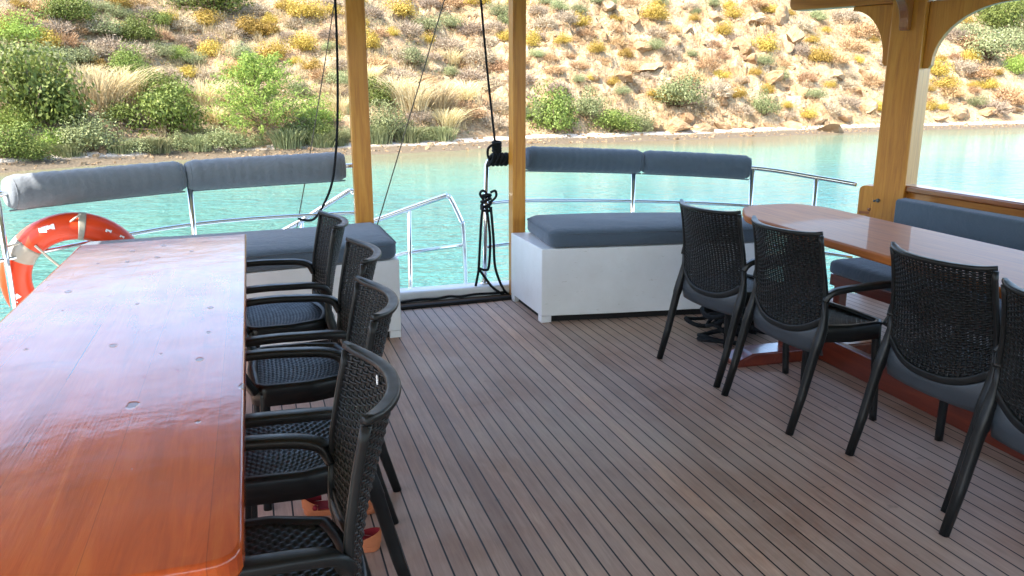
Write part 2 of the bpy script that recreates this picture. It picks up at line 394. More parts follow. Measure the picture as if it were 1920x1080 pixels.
def inset(poly, d):
    P = [Vector(p) for p in poly]; n = len(P)
    A = sum(P[i].x*P[(i+1) % n].y-P[(i+1) % n].x*P[i].y for i in range(n)); sg = 1 if A > 0 else -1
    out = []
    for i in range(n):
        e1 = (P[i]-P[i-1]); e2 = (P[(i+1) % n]-P[i])
        n1 = Vector((-e1.y, e1.x)).normalized(); n2 = Vector((-e2.y, e2.x)).normalized()
        nn = (n1+n2)
        nn = nn.normalized() if nn.length > 1e-6 else n1
        k = 1/max(.5, nn.dot(n1))
        out.append(tuple(P[i]+nn*sg*d*k))
    return out
def pillow(mb, poly, z0, z1, r, crown=.012):
    levels = [(z0, r*.8), (z0+r*.3, r*.25), (z0+r*.8, 0), (z1-r, 0), (z1-r*.5, r*.14), (z1-r*.15, r*.55), (z1, r*1.0), (z1+crown*.5, r*1.45)]
    vs = []; n = len(poly)
    for z, d in levels: vs += [(x, y, z) for x, y in inset(poly, d)]
    fs = [(a*n+i, a*n+(i+1) % n, (a+1)*n+(i+1) % n, (a+1)*n+i) for a in range(len(levels)-1) for i in range(n)]
    fs += [list(range(n))[::-1], [(len(levels)-1)*n+i for i in range(n)]]
    mb.add(vs, fs, True)
def empty(name, loc=(0, 0, 0), rz=0):
    o = bpy.data.objects.new(name, None); COL.objects.link(o); o.location = loc; o.rotation_euler = (0, 0, rz); o.empty_display_size = .1
    return o
def tag(o, label, cat, group=None):
    o['label'] = label; o['category'] = cat
    if group: o['group'] = group
    return o
def struct(o, kind='structure'): o['kind'] = kind; return o
def copy_tree(o, parent=None):
    c = o.copy(); COL.objects.link(c); c.parent = parent
    for ch in o.children: copy_tree(ch, c)
    return c

# ------------------------------------------------------------------ camera
CH = 1.44; FPX = 1500.; PITCH = math.atan(375/FPX); YAW = math.radians(17.75)
cam = bpy.data.cameras.new('camera'); co = bpy.data.objects.new('camera', cam); COL.objects.link(co)
co.location = (0, 0, CH); co.rotation_euler = (PI/2-PITCH, 0, -YAW)
cam.lens = 36*FPX/1920; cam.sensor_width = 36; cam.clip_end = 6000; cam.clip_start = .05
scene.camera = co
def ray(px, py):
    r, u = (px-960)/FPX, (540-py)/FPX
    fy = math.cos(PITCH)+u*math.sin(PITCH); z = -math.sin(PITCH)+u*math.cos(PITCH)
    return Vector((r*math.cos(YAW)+fy*math.sin(YAW), -r*math.sin(YAW)+fy*math.cos(YAW), z))

# ------------------------------------------------------------------ light
S = Vector((-.62, -.26, .80)).normalized()
el = math.asin(S.z); az = math.atan2(S.x, S.y)
w = bpy.data.worlds.new('World'); scene.world = w; w.use_nodes = True
nt = w.node_tree; bg = nt.nodes['Background']
sky = nt.nodes.new('ShaderNodeTexSky'); sky.sky_type = 'NISHITA'; sky.sun_disc = False
sky.sun_elevation = el; sky.sun_rotation = az % (2*PI); sky.dust_density = 1.2; sky.air_density = 1.0
nt.links.new(sky.outputs[0], bg.inputs[0]); bg.inputs[1].default_value = .15
sl = bpy.data.lights.new('sun', 'SUN'); so = bpy.data.objects.new('sun', sl); COL.objects.link(so)
sl.energy = 3.3; sl.angle = math.radians(.5); sl.color = (1, .93, .83)
so.rotation_euler = S.to_track_quat('Z', 'Y').to_euler(); so.location = (-20, -8, 30)
vs_ = scene.view_settings; vs_.view_transform = 'Standard'; vs_.look = 'None'; vs_.exposure = 2.55; vs_.gamma = 1

# ------------------------------------------------------------------ sea, shore, hillside
WZ = -1.96
SH = [(-400, -420), (-200, -170), (-90, -20), (-60, 14), (-30, 30), (-17, 34.8), (-10, 37.9), (-8.9, 39.1), (-3.4, 42.3), (5.5, 42.9), (10.6, 43.9), (13.3, 45.6), (16.4, 47), (27.5, 48.4), (47.6, 53.3), (64.5, 54.6), (90, 57), (140, 64), (300, 90), (600, 120)]
def shore(x):
    for (a, ya), (b, yb) in zip(SH, SH[1:]):
        if x <= b: t = (x-a)/(b-a); return ya+(yb-ya)*t
    return SH[-1][1]
def sstep(a, b, x):
    t = max(0, min(1, (x-a)/(b-a))); return t*t*(3-2*t)
def rockiness(x, s):
    r = sstep(9.5, 15, x-1.5+s*.12)*(1-.75*sstep(44, 52, x))
    q = noise.noise(Vector((x*.13, s*.16, 3.1)))
    return max(0, min(1, r*(.86+.55*q)))
def height(x, y):
    s = y-shore(x)
    if s < 0: return WZ+s*.10
    if s < 3.0: return WZ+s*.145+.03*noise.noise(Vector((x*.9, y*.9, 0)))
    q = s-3.0
    h = WZ+.435
    slope = .56+.10*sstep(12, 25, x)
    h += q*slope if q < 27 else 27*slope+(q-27)*slope*.30 if q < 60 else 36.9*slope-(q-60)*.25
    a = sstep(0, 2.2, q)
    h += a*1.1*noise.fractal(Vector((x*.11, y*.11, 1.7)), .9, 2.1, 4)
    rk = rockiness(x, s)
    h += a*.32*noise.fractal(Vector((x*.55, y*.55, 9.)), .8, 2.1, 4)
    if rk > 0:
        rd = noise.ridged_multi_fractal(Vector((x*.30, y*.26+h*.22, 4.)), .9, 2.2, 5, 1., 2.)
        c = noise.cell(Vector((x*.75+.3*h, y*.5, h*.8)))
        h += rk*sstep(0, 1.2, q)*(.95*(rd-.9)+.42*c)
    return h
def terrain_mesh():
    xs = [-400, -200, -120, -80, -55, -40, -30, -24, -20, -17]
    x = -15.
    while x < 75: xs.append(x); x += .24 if x < 60 else .4
    xs += [78, 82, 88, 95, 105, 120, 140, 170, 220, 300, 450, 600]
    ss = [-14, -7, -3, -1.2, -.4, 0, .25, .5, .75, 1, 1.3, 1.6, 1.9, 2.2, 2.5, 2.75, 3.0]
    nb = len(ss)-1
    s = 3.2
    while s < 27: ss.append(s); s += .23
    while s < 150: ss.append(s); s *= 1.09
    pts = []; rk = []; wet = []
    for s in ss:
        for x in xs:
            y = shore(x)+s; jx = jy = 0
            if 3 < s < 27 and -15 < x < 75: jx = random.uniform(-.07, .07); jy = random.uniform(-.07, .07)
            pts.append((x+jx, y+jy, height(x+jx, y+jy))); rk.append(rockiness(x, s))
            wn = s-1.9-.35*noise.noise(Vector((x*.25, 0, 5.)))
            wet.append(1-sstep(-.25, .25, wn))
    W = len(xs)
    def part(j0, j1, name, m, attr, vals, smooth):
        mb = MB()
        fs = [((j-j0)*W+i, (j-j0)*W+i+1, (j-j0+1)*W+i+1, (j-j0+1)*W+i) for j in range(j0, j1) for i in range(W-1)]
        mb.add(pts[j0*W:(j1+1)*W], fs, smooth)
        o = mb.build(name, m, recalc=False)
        a = o.data.attributes.new(attr, 'FLOAT', 'POINT'); a.data.foreach_set('value', vals[j0*W:(j1+1)*W])
        return struct(o)
    part(0, nb, 'beach', M['beach'], 'wet', wet, True)
    part(nb, len(ss)-1, 'hillside', M['hill'], 'rock', rk, False)
terrain_mesh()
def water_mesh():
    mb = MB()
    ys = [-3000, -800, -200, -60, -20, 0, 8, 14, 20, 25, 30, 34, 38, 41, 44, 47, 50, 53, 56, 60, 66, 75, 100, 200]
    xs = [-3000, -800, -300, -120, -60, -30, -20]+[-14+2*i for i in range(50)]+[90, 110, 140, 200, 300, 800, 3000]
    vs = [(x, y, WZ) for y in ys for x in xs]; W = len(xs)
    mb.add(vs, [(j*W+i, j*W+i+1, (j+1)*W+i+1, (j+1)*W+i) for j in range(len(ys)-1) for i in range(W-1)], True)
    o = mb.build('sea', M['water'], recalc=False)
    a = o.data.attributes.new('depth', 'FLOAT', 'POINT')
    dv = []
    for x, y, z in vs:
        d = (shore(max(-400, min(600, x)))-y)
        base = d/(26+max(0, min(60, x))*.12)
        dv.append(max(0, min(1.2, min(base, .62+.006*max(-10, min(60, x))+max(0, d-40)*.004))))
    a.data.foreach_set('value', dv)
    struct(o)
water_mesh()

# ------------------------------------------------------------------ vegetation
def leaf_quad(mb, p, n, size, asp=1.6, mi=0):
    n = n.normalized(); t = n.orthogonal().normalized(); t = Matrix.Rotation(random.uniform(0, 2*PI), 3, n) @ t; b = n.cross(t)
    l = size*random.uniform(.7, 1.3); wd = l/asp
    c = p
    mb.add([c-t*l*.5, c+b*wd*.5, c+t*l*.5, c-b*wd*.5], [(0, 1, 2, 3)], False, mi)
def rdir(zmin=-.3):
    while True:
        v = Vector((random.gauss(0, 1), random.gauss(0, 1), random.gauss(0, 1))).normalized()
        if v.z > zmin: return v
def bushy(name, m, nclump, nleaf, leaf, asp=1.6, squash=.75, sub=.42, twig=None):
    """unit bush: about 1 wide, base at z=0; many leaves spread over irregular clumps"""
    mb = MB()
    for k in range(nclump):
        d = rdir(-.05); rr = random.uniform(.12, .5)**.8*.62
        c = Vector((d.x*rr, d.y*rr, abs(d.z)*rr*squash*1.35+.10)); cr = sub*random.uniform(.30, .62)
        for q in range(nleaf):
            e = rdir(-.6); r = cr*random.uniform(.55, 1.08)
            p = c+Vector((e.x*r, e.y*r, e.z*r*.85))
            if p.z < 0: p.z = random.uniform(0, .05)
            leaf_quad(mb, p, (e+rdir(-1)*.7), leaf, asp)
    if twig:
        for q in range(10):
            d = rdir(.1); P = [Vector((0, 0, 0)), d*.2+Vector((0, 0, .02)), d*.42]
            mb.tube(P, .009, 4, mi=1, scales=[1, .7, .3])
    me = mb.build(name, [m]+([LEAF['bark']] if twig else []), recalc=False)
    return me
def twiggy(name, m, n, leaf=.05):
    mb = MB()
    for q in range(n):
        d = rdir(.02); l = random.uniform(.3, .55)*(.75+.25*d.z); a = Vector((d.x*.06, d.y*.06, 0))
        dd = Vector((d.x, d.y, d.z*.85))
        p1 = a+dd*l*.6+rdir(-1)*.04; p2 = a+dd*l+rdir(-1)*.06
        sd = dd.cross(rdir(-1)).normalized()*.008
        mb.add([p1-sd, p1+sd, p2+sd*.3, p2-sd*.3], [(0, 1, 2, 3)], False)
        for r in range(3): leaf_quad(mb, p1.lerp(p2, random.random()*1.05)+rdir(-1)*.035, rdir(-1), leaf, 2.6)
    return mb.build(name, m, recalc=False)
def grassy(name, m, n, tall=1., lean=.35, wd=.012):
    mb = MB()
    for q in range(n):
        a = random.uniform(0, 2*PI); r = random.uniform(0, .42)*random.uniform(.4, 1)
        base = Vector((math.cos(a)*r, math.sin(a)*r, 0)); h = tall*random.uniform(.45, 1.)
        d = Vector((math.cos(a), math.sin(a), 0))*lean*random.uniform(.2, 1.3)+Vector((random.gauss(0, .10)+.06, random.gauss(0, .10), 0))
        sd = d.cross(Vector((0, 0, 1))); sd = (sd.normalized() if sd.length > 1e-5 else Vector((1, 0, 0)))
        sd = Matrix.Rotation(random.uniform(-1, 1), 3, 'Z') @ sd*wd
        P = [base, base+Vector((0, 0, h*.5))+d*h*.22, base+Vector((0, 0, h*.85))+d*h*.62, base+Vector((0, 0, h*.97))+d*h*1.05]
        vs = []
        for p, k in zip(P, (1, 1, .8, .25)): vs += [p-sd*k, p+sd*k]
        mb.add(vs, [(0, 1, 3, 2), (2, 3, 5, 4), (4, 5, 7, 6)], False)
    return mb.build(name, m, recalc=False)
def protos(fn, *a, k=3): return [fn(*a) for _ in range(k)]
NAMES = dict(G='dark_shrub', O='olive_shrub', L='lime_shrub', Y='golden_shrub', D='dry_shrub', T='russet_shrub', S='straw_grass', R='reed_clump', P='pale_shrub')
PRO = dict(
    G=[bushy(NAMES['G'], LEAF['dark'], 30, 150, .036, 1.8, .8, .46, True) for _ in range(3)],
    O=[bushy(NAMES['O'], LEAF['olive'], 28, 130, .034, 2.0, .75, .44, True) for _ in range(3)],
    L=[bushy(NAMES['L'], LEAF['lime'], 32, 110, .044, 3.2, .95, .40, True) for _ in range(2)],
    Y=[bushy(NAMES['Y'], LEAF['gold'], 22, 120, .042, 1.7, .72, .46) for _ in range(3)],
    D=[twiggy(NAMES['D'], LEAF['grey'], 520, .045) for _ in range(3)],
    T=[twiggy(NAMES['T'], LEAF['tan'], 460, .05) for _ in range(2)],
    S=[grassy(NAMES['S'], LEAF['straw'], 330, .85, 1.0, .0075) for _ in range(2)],
    R=[grassy(NAMES['R'], LEAF['reed'], 560, .62, .5, .009) for _ in range(2)],
    P=[bushy(NAMES['P'], LEAF['pale'], 28, 120, .036, 2.0, .72, .44, True) for _ in range(3)],
)
used = {k: 0 for k in PRO}
def hit(px, py):
    d = ray(px, py); o = Vector((0, 0, CH)); t = 25.
    while t < 160:
        p = o+d*t
        if p.z <= height(p.x, p.y):
            for _ in range(14):
                t -= .05*.5; p = o+d*t
                if p.z > height(p.x, p.y): break
            return p
        t += .35
    return o+d*70
#  kind, centre px, base py, width px, [height factor]
SPOTS = '''G 62 238 150 1.15|G 118 232 80 1|G 20 296 85 .95|G 60 298 60 .8|G 250 148 66 1|G 298 196 76 1.1|G 322 250 112 1|G 222 228 60 .7|O 165 282 110 .75
G 128 42 70 .9|G 402 24 110 .8|G 268 78 60 .9|L 335 114 46 .9|G 300 48 46 .8|O 205 66 56 .8|L 45 82 84 .8|L 28 248 70 1|L 105 276 62 .7|P 96 198 60 .7
G 706 198 62 1.1|O 722 262 92 1|O 560 262 70 .9|G 1040 248 112 1.05|O 1098 220 84 1|G 1148 248 92 .75|O 1200 246 76 .8|O 1272 200 112 .85|O 1432 216 64 1.1|O 1004 226 50 1.1
G 1868 58 80 1|G 1900 34 70 1|P 1856 112 106 .8|L 1906 140 48 1|P 1812 78 60 .8|G 1836 22 50 .9|P 1898 88 60 .8
L 592 240 92 .85|L 545 262 60 .7|G 600 268 66 .8|Y 465 66 64 .9|Y 566 96 52 1|Y 574 34 72 .7|Y 386 50 62 .8|Y 506 46 32 1|Y 514 112 66 .75|Y 586 130 44 .7|Y 455 142 52 .8|Y 396 106 52 .85|Y 350 146 44 .85
Y 84 94 52 1|Y 318 46 38 .9|Y 690 92 52 1.2|Y 756 32 74 .7|Y 802 82 32 .9|Y 736 66 26 1|Y 662 30 40 .8|Y 1000 86 36 1.2|Y 1084 48 46 .9|Y 1226 38 56 .9|Y 1118 98 36 .9|Y 1174 108 34 .9|Y 1440 98 50 .95|Y 1356 66 34 1.1|Y 1372 34 40 .9|Y 1303 38 24 .8|Y 1537 116 44 .95|Y 1546 62 26 .8|Y 1638 82 20 1|Y 1556 166 24 .9|Y 1350 146 38 .7|T 1326 126 44 1
Y 1250 190 50 .75|Y 1757 142 46 .9|Y 1772 166 52 .7|Y 1510 222 40 .7|Y 1816 118 38 .9|T 1888 194 58 1|Y 1852 166 36 .8|Y 1420 140 28 .8|Y 232 60 34 .8|Y 10 60 44 .8
D 108 62 56 .8|T 30 40 52 .8|D 190 58 60 .8|D 560 48 46 .8|D 212 100 70 .8|D 172 104 58 .8|D 262 106 60 .8|D 620 70 44 .8|T 302 74 42 .8|D 248 232 64 .8|D 540 72 40 .7|D 482 24 50 .7|D 432 66 54 .8|T 606 146 56 .7|D 342 82 44 .8|D 696 30 50 .8
D 764 64 60 .8|D 884 64 64 .8|D 902 114 66 .8|D 842 92 60 .8|D 762 116 66 .8|T 704 124 56 .7|D 884 152 64 .8|T 868 218 86 .75|D 912 84 46 .8|D 936 204 44 .9|D 1022 50 54 .8|D 1008 24 40 .8|T 1100 66 36 .8|T 1350 110 38 .8|D 1314 204 56 1|D 1342 178 62 .9|D 1502 56 46 .9
T 1622 68 70 .7|T 1596 96 58 .7|D 1584 38 50 .8|D 1500 102 44 .8|T 1822 92 56 .8|D 1790 74 48 .8|D 1802 134 52 .8|T 1834 144 46 .8|T 1778 180 52 .7|D 1862 210 54 .8|D 1230 66 44 .8|D 1060 40 50 .8|T 1150 60 40 .8|D 1390 212 46 .8|T 1300 150 46 .7|D 1560 210 40 .8|T 970 120 50 .7
S 190 200 90 .62|S 232 182 70 .6|S 260 196 60 .55|S 382 196 70 .55|S 404 228 50 .55|S 775 206 76 .6|S 742 186 60 .6|S 822 204 72 .6|S 872 186 60 .5|S 836 236 60 .5|S 152 156 50 .55|S 690 150 40 .6|S 450 190 46 .6|S 640 210 48 .6
R 540 276 70 .55|R 602 274 60 .5|R 630 272 54 .6|R 370 281 66 .5|R 292 285 60 .5|R 706 268 66 .6|R 768 266 60 .55|R 828 262 60 .5|R 226 286 50 .5|R 130 292 50 .5|O 430 280 84 .65|O 336 283 74 .6|P 262 284 70 .6|P 392 262 70 .6|O 795 262 66 .55|P 745 246 70 .6|P 660 258 60 .6|O 470 276 60 .6
P 62 142 122 .7|P 22 194 64 .9|P 112 124 66 .8|P 146 118 56 .8|P 562 186 66 .8|P 800 60 66 .8|P 846 52 54 .8|P 770 122 66 .8|P 20 112 60 .8|P 640 160 60 .8|P 1460 150 40 .8|P 236 122 50 .7|P 936 30 50 .8|P 1050 20 44 .7'''
DESC = dict(G=('dark green shrub', 'shrub', 'dark green shrubs on the hillside'), O=('olive green shrub', 'shrub', 'olive green shrubs on the hillside'), L=('lime green shrub', 'shrub', 'lime green shrubs on the hillside'),
            Y=('golden yellow shrub', 'shrub', 'golden yellow shrubs on the hillside'), D=('dry grey shrub', 'shrub', 'dry grey shrubs on the hillside'), T=('dry russet shrub', 'shrub', 'dry russet shrubs on the hillside'),
            S=('straw coloured grass tuft', 'grass tuft', 'tall straw grass tufts'), R=('green reedy clump', 'grass clump', 'reedy clumps behind the beach'), P=('pale green shrub', 'shrub', 'pale green shrubs on the hillside'))
def zone(px):
    for x, t in ((190, "above the left roll's sunlit end"), (350, 'above the outer left backrest roll'), (500, 'above the inner left backrest roll'), (668, 'just left of the left post'), (800, 'right of the left thin post'), (968, 'left of the middle thin post'), (1190, 'above the inner right roll'), (1410, 'above the outer right roll'), (1690, 'left of the thick pillar'), (9999, 'right of the thick pillar')):
        if px < x: return t
def band(py, px):
    b = 300-.03*px
    return 'near the beach' if py > b-62 else 'halfway up' if py > b-165 else 'by the top edge'
ORD = ['leftmost', 'second from left', 'third from left', 'fourth from left', 'fifth from left', 'sixth from left', 'seventh from left', 'eighth from left', 'ninth from left', 'tenth from left', 'eleventh from left', 'twelfth from left', 'thirteenth from left', 'fourteenth from left', 'fifteenth from left', 'sixteenth from left', 'seventeenth from left', 'eighteenth from left']
items = []
for line in SPOTS.split('\n'):
    for it in line.split('|'):
        k, a, b_, c, h = it.split(); items.append((k, float(a), float(b_), float(c), float(h)))
rg = random.Random(11); extra = 0
while extra < 165:
    px, py = rg.uniform(0, 1920), rg.uniform(6, 255)
    if 1190 < px < 1700 and rg.random() < .80: continue
    if 990 < px <= 1190 and rg.random() < .5: continue
    if py > 296-.03*px-30: continue
    if any(abs(px-q[1]) < .33*(q[3]+34) and -8 < (q[2]-py)+12 < .7*q[3] for q in items): continue
    left = px < 980
    k = rg.choice('DDDPPOTYS' if left and py > 110 else 'DDDTTYYPO' if left else 'DTTYYDP')
    sz = rg.uniform(34, 62) if left else rg.uniform(24, 46)
    items.append((k, px, py, sz*(.8 if k == 'Y' else 1), rg.uniform(.65, .9) if k != 'S' else .5)); extra += 1
def label_items(items, desc):
    cells = {}
    for i, it in enumerate(items): cells.setdefault((it[0], zone(it[1]), band(it[2], it[1])), []).append(i)
    out = {}
    for (k, z, bd), ids in cells.items():
        ids.sort(key=lambda i: items[i][1])
        for n, i in enumerate(ids):
            dn = desc[k][0]
            out[i] = f'{dn} {z}, {bd}' if len(ids) == 1 else f'{ORD[n]} {dn} {z}, {bd}' if n else f'leftmost {dn} {z}, {bd}'
    return out
lab = label_items(items, DESC)
for i, (k, px, py, wpx, hf) in enumerate(items):
    p = hit(px, py); dist = (p-Vector((0, 0, CH))).length
    wd = wpx/FPX*dist*(1.3 if k in 'GO' and px < 760 else 1.15)
    P = PRO[k]; src = P[used[k] % len(P)]
    o = src if used[k] < len(P) else src.copy()
    if o is not src: COL.objects.link(o)
    used[k] += 1
    o.location = p-Vector((0, 0, .06)); o.rotation_euler = (0, 0, random.uniform(0, 6.28))
    hs = wd*hf*(1.35 if k in 'SR' else 1.12)
    o.scale = (wd, wd, hs)
    tag(o, lab[i], DESC[k][1], DESC[k][2])

# the young pine at the shore
def pine(px, py, h, wd, label):
    p = hit(px, py); root = empty('pine_tree', p)
    tag(root, label, 'tree')
    t = MB(); t.tube([(0, 0, -.2), (.03, .02, h*.3), (-.02, .04, h*.62), (.02, 0, h*.93)], .07, 7, scales=[1, .8, .5, .15])
    cr = MB()
    for k in range(180):
        z = h*(.08+.90*(k/180)); a = k*2.4+random.uniform(-.4, .4)
        l = wd*.5*(1.06-(z/h))**.62*random.uniform(.5, 1.15)+.10
        d = Vector((math.cos(a), math.sin(a), random.uniform(.15, .6)))
        P = [Vector((0, 0, z)), Vector((0, 0, z))+d*l*.5, Vector((0, 0, z))+d*l+Vector((0, 0, .12))]
        t.tube(P, .014, 4, scales=[1, .7, .3])
        for q in range(60):
            u = random.uniform(.35, 1.08); pp = P[0].lerp(P[2], u)+rdir(-1)*random.uniform(.02, .24)
            leaf_quad(cr, pp, rdir(-1), .20, 4.2)
    t.build('trunk', LEAF['bark'], root); cr.build('crown', LEAF['lime'], root, recalc=False)
pine(492, 272, 4.3, 6.6, 'feathery lime green young pine behind the beach, above the inner left backrest roll')

# low scrub and dry litter nobody could count
def ground_cover():
    mb = MB(); ms = [LEAF['straw'], LEAF['grey'], LEAF['olive'], LEAF['tan'], LEAF['gold']]
    n = 0
    while n < 9500:
        x = random.uniform(-14, 62); s = random.uniform(3.0, 24); y = shore(x)+s
        rk = rockiness(x, s)
        if random.random() < rk*.86: continue
        n += 1
        z = height(x, y); p = Vector((x, y, z)); r = random.choice([0, 0, 1, 1, 1, 2, 2, 3, 3, 4] if x < 20 else [0, 1, 1, 1, 3, 3, 3, 4])
        sz = random.uniform(.14, .34)+(.30*random.random()**2 if x < 12 else .12*random.random())
        for q in range(20):
            d = rdir(.05)
            if r == 0:
                b = p+Vector((random.uniform(-.15, .15), random.uniform(-.15, .15), 0)); e = b+Vector((d.x*.4, d.y*.4, .5+d.z*.5))*sz*1.5
                sd = Vector((random.uniform(-1, 1), random.uniform(-1, 1), 0)).normalized()*.014
                mb.add([b-sd, b+sd, e+sd*.4, e-sd*.4], [(0, 1, 2, 3)], False, r)
            else:
                leaf_quad(mb, p+d*sz*random.uniform(.3, 1), d+rdir(-1)*.6, .085, 1.9, r)
    struct(mb.build('low_scrub', ms, recalc=False), 'stuff')
ground_cover()

# rocks
def rock_mesh(name, seed, flat=.7):
    bm = bmesh.new(); bmesh.ops.create_icosphere(bm, subdivisions=3, radius=.5)
    rnd = random.Random(seed); cuts = [(Vector((rnd.gauss(0, 1), rnd.gauss(0, 1), rnd.gauss(0, 1))).normalized(), rnd.uniform(.17, .36)) for _ in range(11)]
    for v in bm.verts:
        for n, d in cuts:
            e = v.co.dot(n)-d
            if e > 0: v.co -= n*e
        v.co += v.co.normalized()*.045*noise.noise(v.co*5+Vector((seed, 0, 0)))
        v.co.z *= flat
    me = bpy.data.meshes.new(name); bm.to_mesh(me); bm.free(); me.materials.append(M['rock'])
    o = bpy.data.objects.new(name, me); COL.objects.link(o); return o
ROCKS = '''1268 244 92 .62|1318 246 56 .7|1226 240 50 .6|1288 226 50 .8|1490 82 40 1.9|1474 92 36 1.4|1424 42 64 .7|1392 92 70 .7|1452 152 56 .7|1394 152 46 .6|1582 226 56 .6|1556 246 84 .4|1530 226 66 .6|1620 206 56 .7|1602 180 50 .7|1402 238 42 .6|1350 240 50 .6|1480 238 64 .5|1062 132 56 .7|1112 146 50 .7
1172 152 60 .6|1202 92 46 .8|1222 132 60 .6|1620 142 40 .8|1568 146 54 .7|1800 218 60 .5|1850 216 50 .5|1340 36 40 .9|1260 92 50 .7|1290 60 44 .8|1500 180 60 .6|1440 190 44 .7|1140 20 46 .8|1190 40 40 .8|1048 176 40 .8|1760 226 46 .5|1896 208 40 .5|1466 36 46 1.2|1412 118 40 .9|1356 196 36 .7|600 66 26 .8|550 30 22 .7|1900 206 30 .5'''
rp = [rock_mesh('boulder', s) for s in range(6)]; rocks = []
for line in ROCKS.split('\n'):
    for it in line.split('|'):
        a, b_, c, h = map(float, it.split()); rocks.append(('B', a, b_, c, h))
rl = label_items(rocks, dict(B=('cream orange boulder',)))
for i, (_, px, py, wpx, hf) in enumerate(rocks):
    src = rp[i % 6]; o = src if i < 6 else src.copy()
    if o is not src: COL.objects.link(o)
    p = hit(px, py); wd = wpx/FPX*(p-Vector((0, 0, CH))).length
    o.location = p+Vector((0, 0, wd*hf*.10)); o.scale = (wd*.85, wd*.8, wd*hf*1.0); o.rotation_euler = (random.uniform(-.3, .3), random.uniform(-.3, .3), random.uniform(0, 6.28))
    tag(o, rl[i], 'boulder', 'cream boulders on the rocky slope')
def stones():
    mb = MB()
    for q in range(2600):
        x = random.uniform(-12, 66)
        if random.random() < .42: s = random.uniform(.2, 3.4); r = random.uniform(.03, .08)*(2 if random.random() < .05 else 1)
        else:
            s = random.uniform(3, 24); r = random.uniform(.06, .30)*random.uniform(.5, 1)
            if random.random() > rockiness(x, s)+.12: continue
        y = shore(x)+s; c = Vector((x, y, height(x, y)+r*.2))
        vs = []
        for k in range(8):
            vs.append(c+Vector(((-1 if k & 1 else 1)*random.uniform(.5, 1.2)*r, (-1 if k & 2 else 1)*random.uniform(.5, 1.2)*r, (-1 if k & 4 else 1)*random.uniform(.4, .9)*r)))
        mb.add(vs, [(0, 2, 3, 1), (4, 5, 7, 6), (0, 1, 5, 4), (2, 6, 7, 3), (0, 4, 6, 2), (1, 3, 7, 5)], False)
    struct(mb.build('loose_stones', M['rock']), 'stuff')
stones()

# ------------------------------------------------------------------ the boat: deck, sill, hull
stern = smooth_path([(-1.75, 4.35, 0), (-1.35, 4.78, 0), (-.6, 5.2, 0), (.3, 5.42, 0), (1.2, 5.47, 0), (2.1, 5.42, 0), (3.0, 5.2, 0), (3.75, 4.85, 0), (4.35, 4.3, 0)], 6)
mb = MB(); poly = [(4.4, -4), *[(p.x, p.y) for p in reversed(stern)], (-1.8, -4)]
mb.prism(poly, -.05, 0); struct(mb.build('deck', M['deck']))
mb = MB()
hp = [(p.x*1.0+(.03 if p.x > 1 else -.03), p.y+.03) for p in stern]
mb.prism([(4.46, -4.1), *reversed(hp), (-1.86, -4.1)], -2.6, -.054)
tag(mb.build('boat_hull', M['hull'], bevel=.02), 'white hull of the boat under the planked deck', 'boat hull')
mb = MB(); sp = [p for p in stern if -1.5 < p.x < 3.4]
path = [Vector((p.x, p.y-.10 if not (.6 < p.x < 1.9) else 5.345, .041)) for p in sp]
mb.sweep(path, rrect(.15, .082, .018), up=(0, 0, 1)); tag(mb.build('stern_sill', M['white']), 'low white sill along the stern between the two white benches', 'sill')
mt = empty('sill_mat', (1.29, 5.2, 0), math.radians(3)); tag(mt, 'narrow brown mat with black rubber edges lying along the white sill', 'mat')
mb = MB(); mb.box((0, .022, .008), (.84, .075, .016)); mb.build('carpet', M['mat'], mt, bevel=.004)
mb = MB(); mb.box((0, -.037, .011), (.86, .04, .022)); mb.build('rubber_edge', M['rubber'], mt, bevel=.006)
mb = MB(); mb.tube(smooth_path([(.88, 5.235, .026), (1.02, 5.243, .032), (1.12, 5.236, .03), (1.22, 5.25, .036), (1.3, 5.244, .03), (1.42, 5.262, .034), (1.55, 5.255, .032), (1.66, 5.28, .03)], 6), .009, 6)
tag(mb.build('mooring_line', M['blackrope']), 'thin black line lying along the foot of the white sill', 'rope')

# awning over the deck (above the frame) with its posts
aw = empty('awning', (1.3, 0, 2.25)); tag(aw, 'tan awning roof stretched over the whole deck', 'awning')
mb = MB(); mb.box((-.08, .68, .03), (6.75, 9.4, .05)); mb.build('awning_cloth', M['canopy'], aw, bevel=.01)
mb = MB(); mb.box((0, 5.30, -.05), (5.4, .10, .10)); mb.build('awning_beam', M['beam'], aw, bevel=.006)
def post(x, y, wx, wy, label, z0=0.):
    mb = MB(); mb.box((0, 0, (2.19-z0)/2), (wx, wy, 2.19-z0)); o = mb.build('awning_post', M['pine'], bevel=.006); o.location = (x, y, z0)
    tag(o, label, 'post', 'thin wooden awning posts')
post(1.712, 5.235, .092, .10, 'thin square pine post standing at the corner of the right bench')
post(.672, 5.325, .118, .075, 'thin square pine post rising behind the left bench cushion')

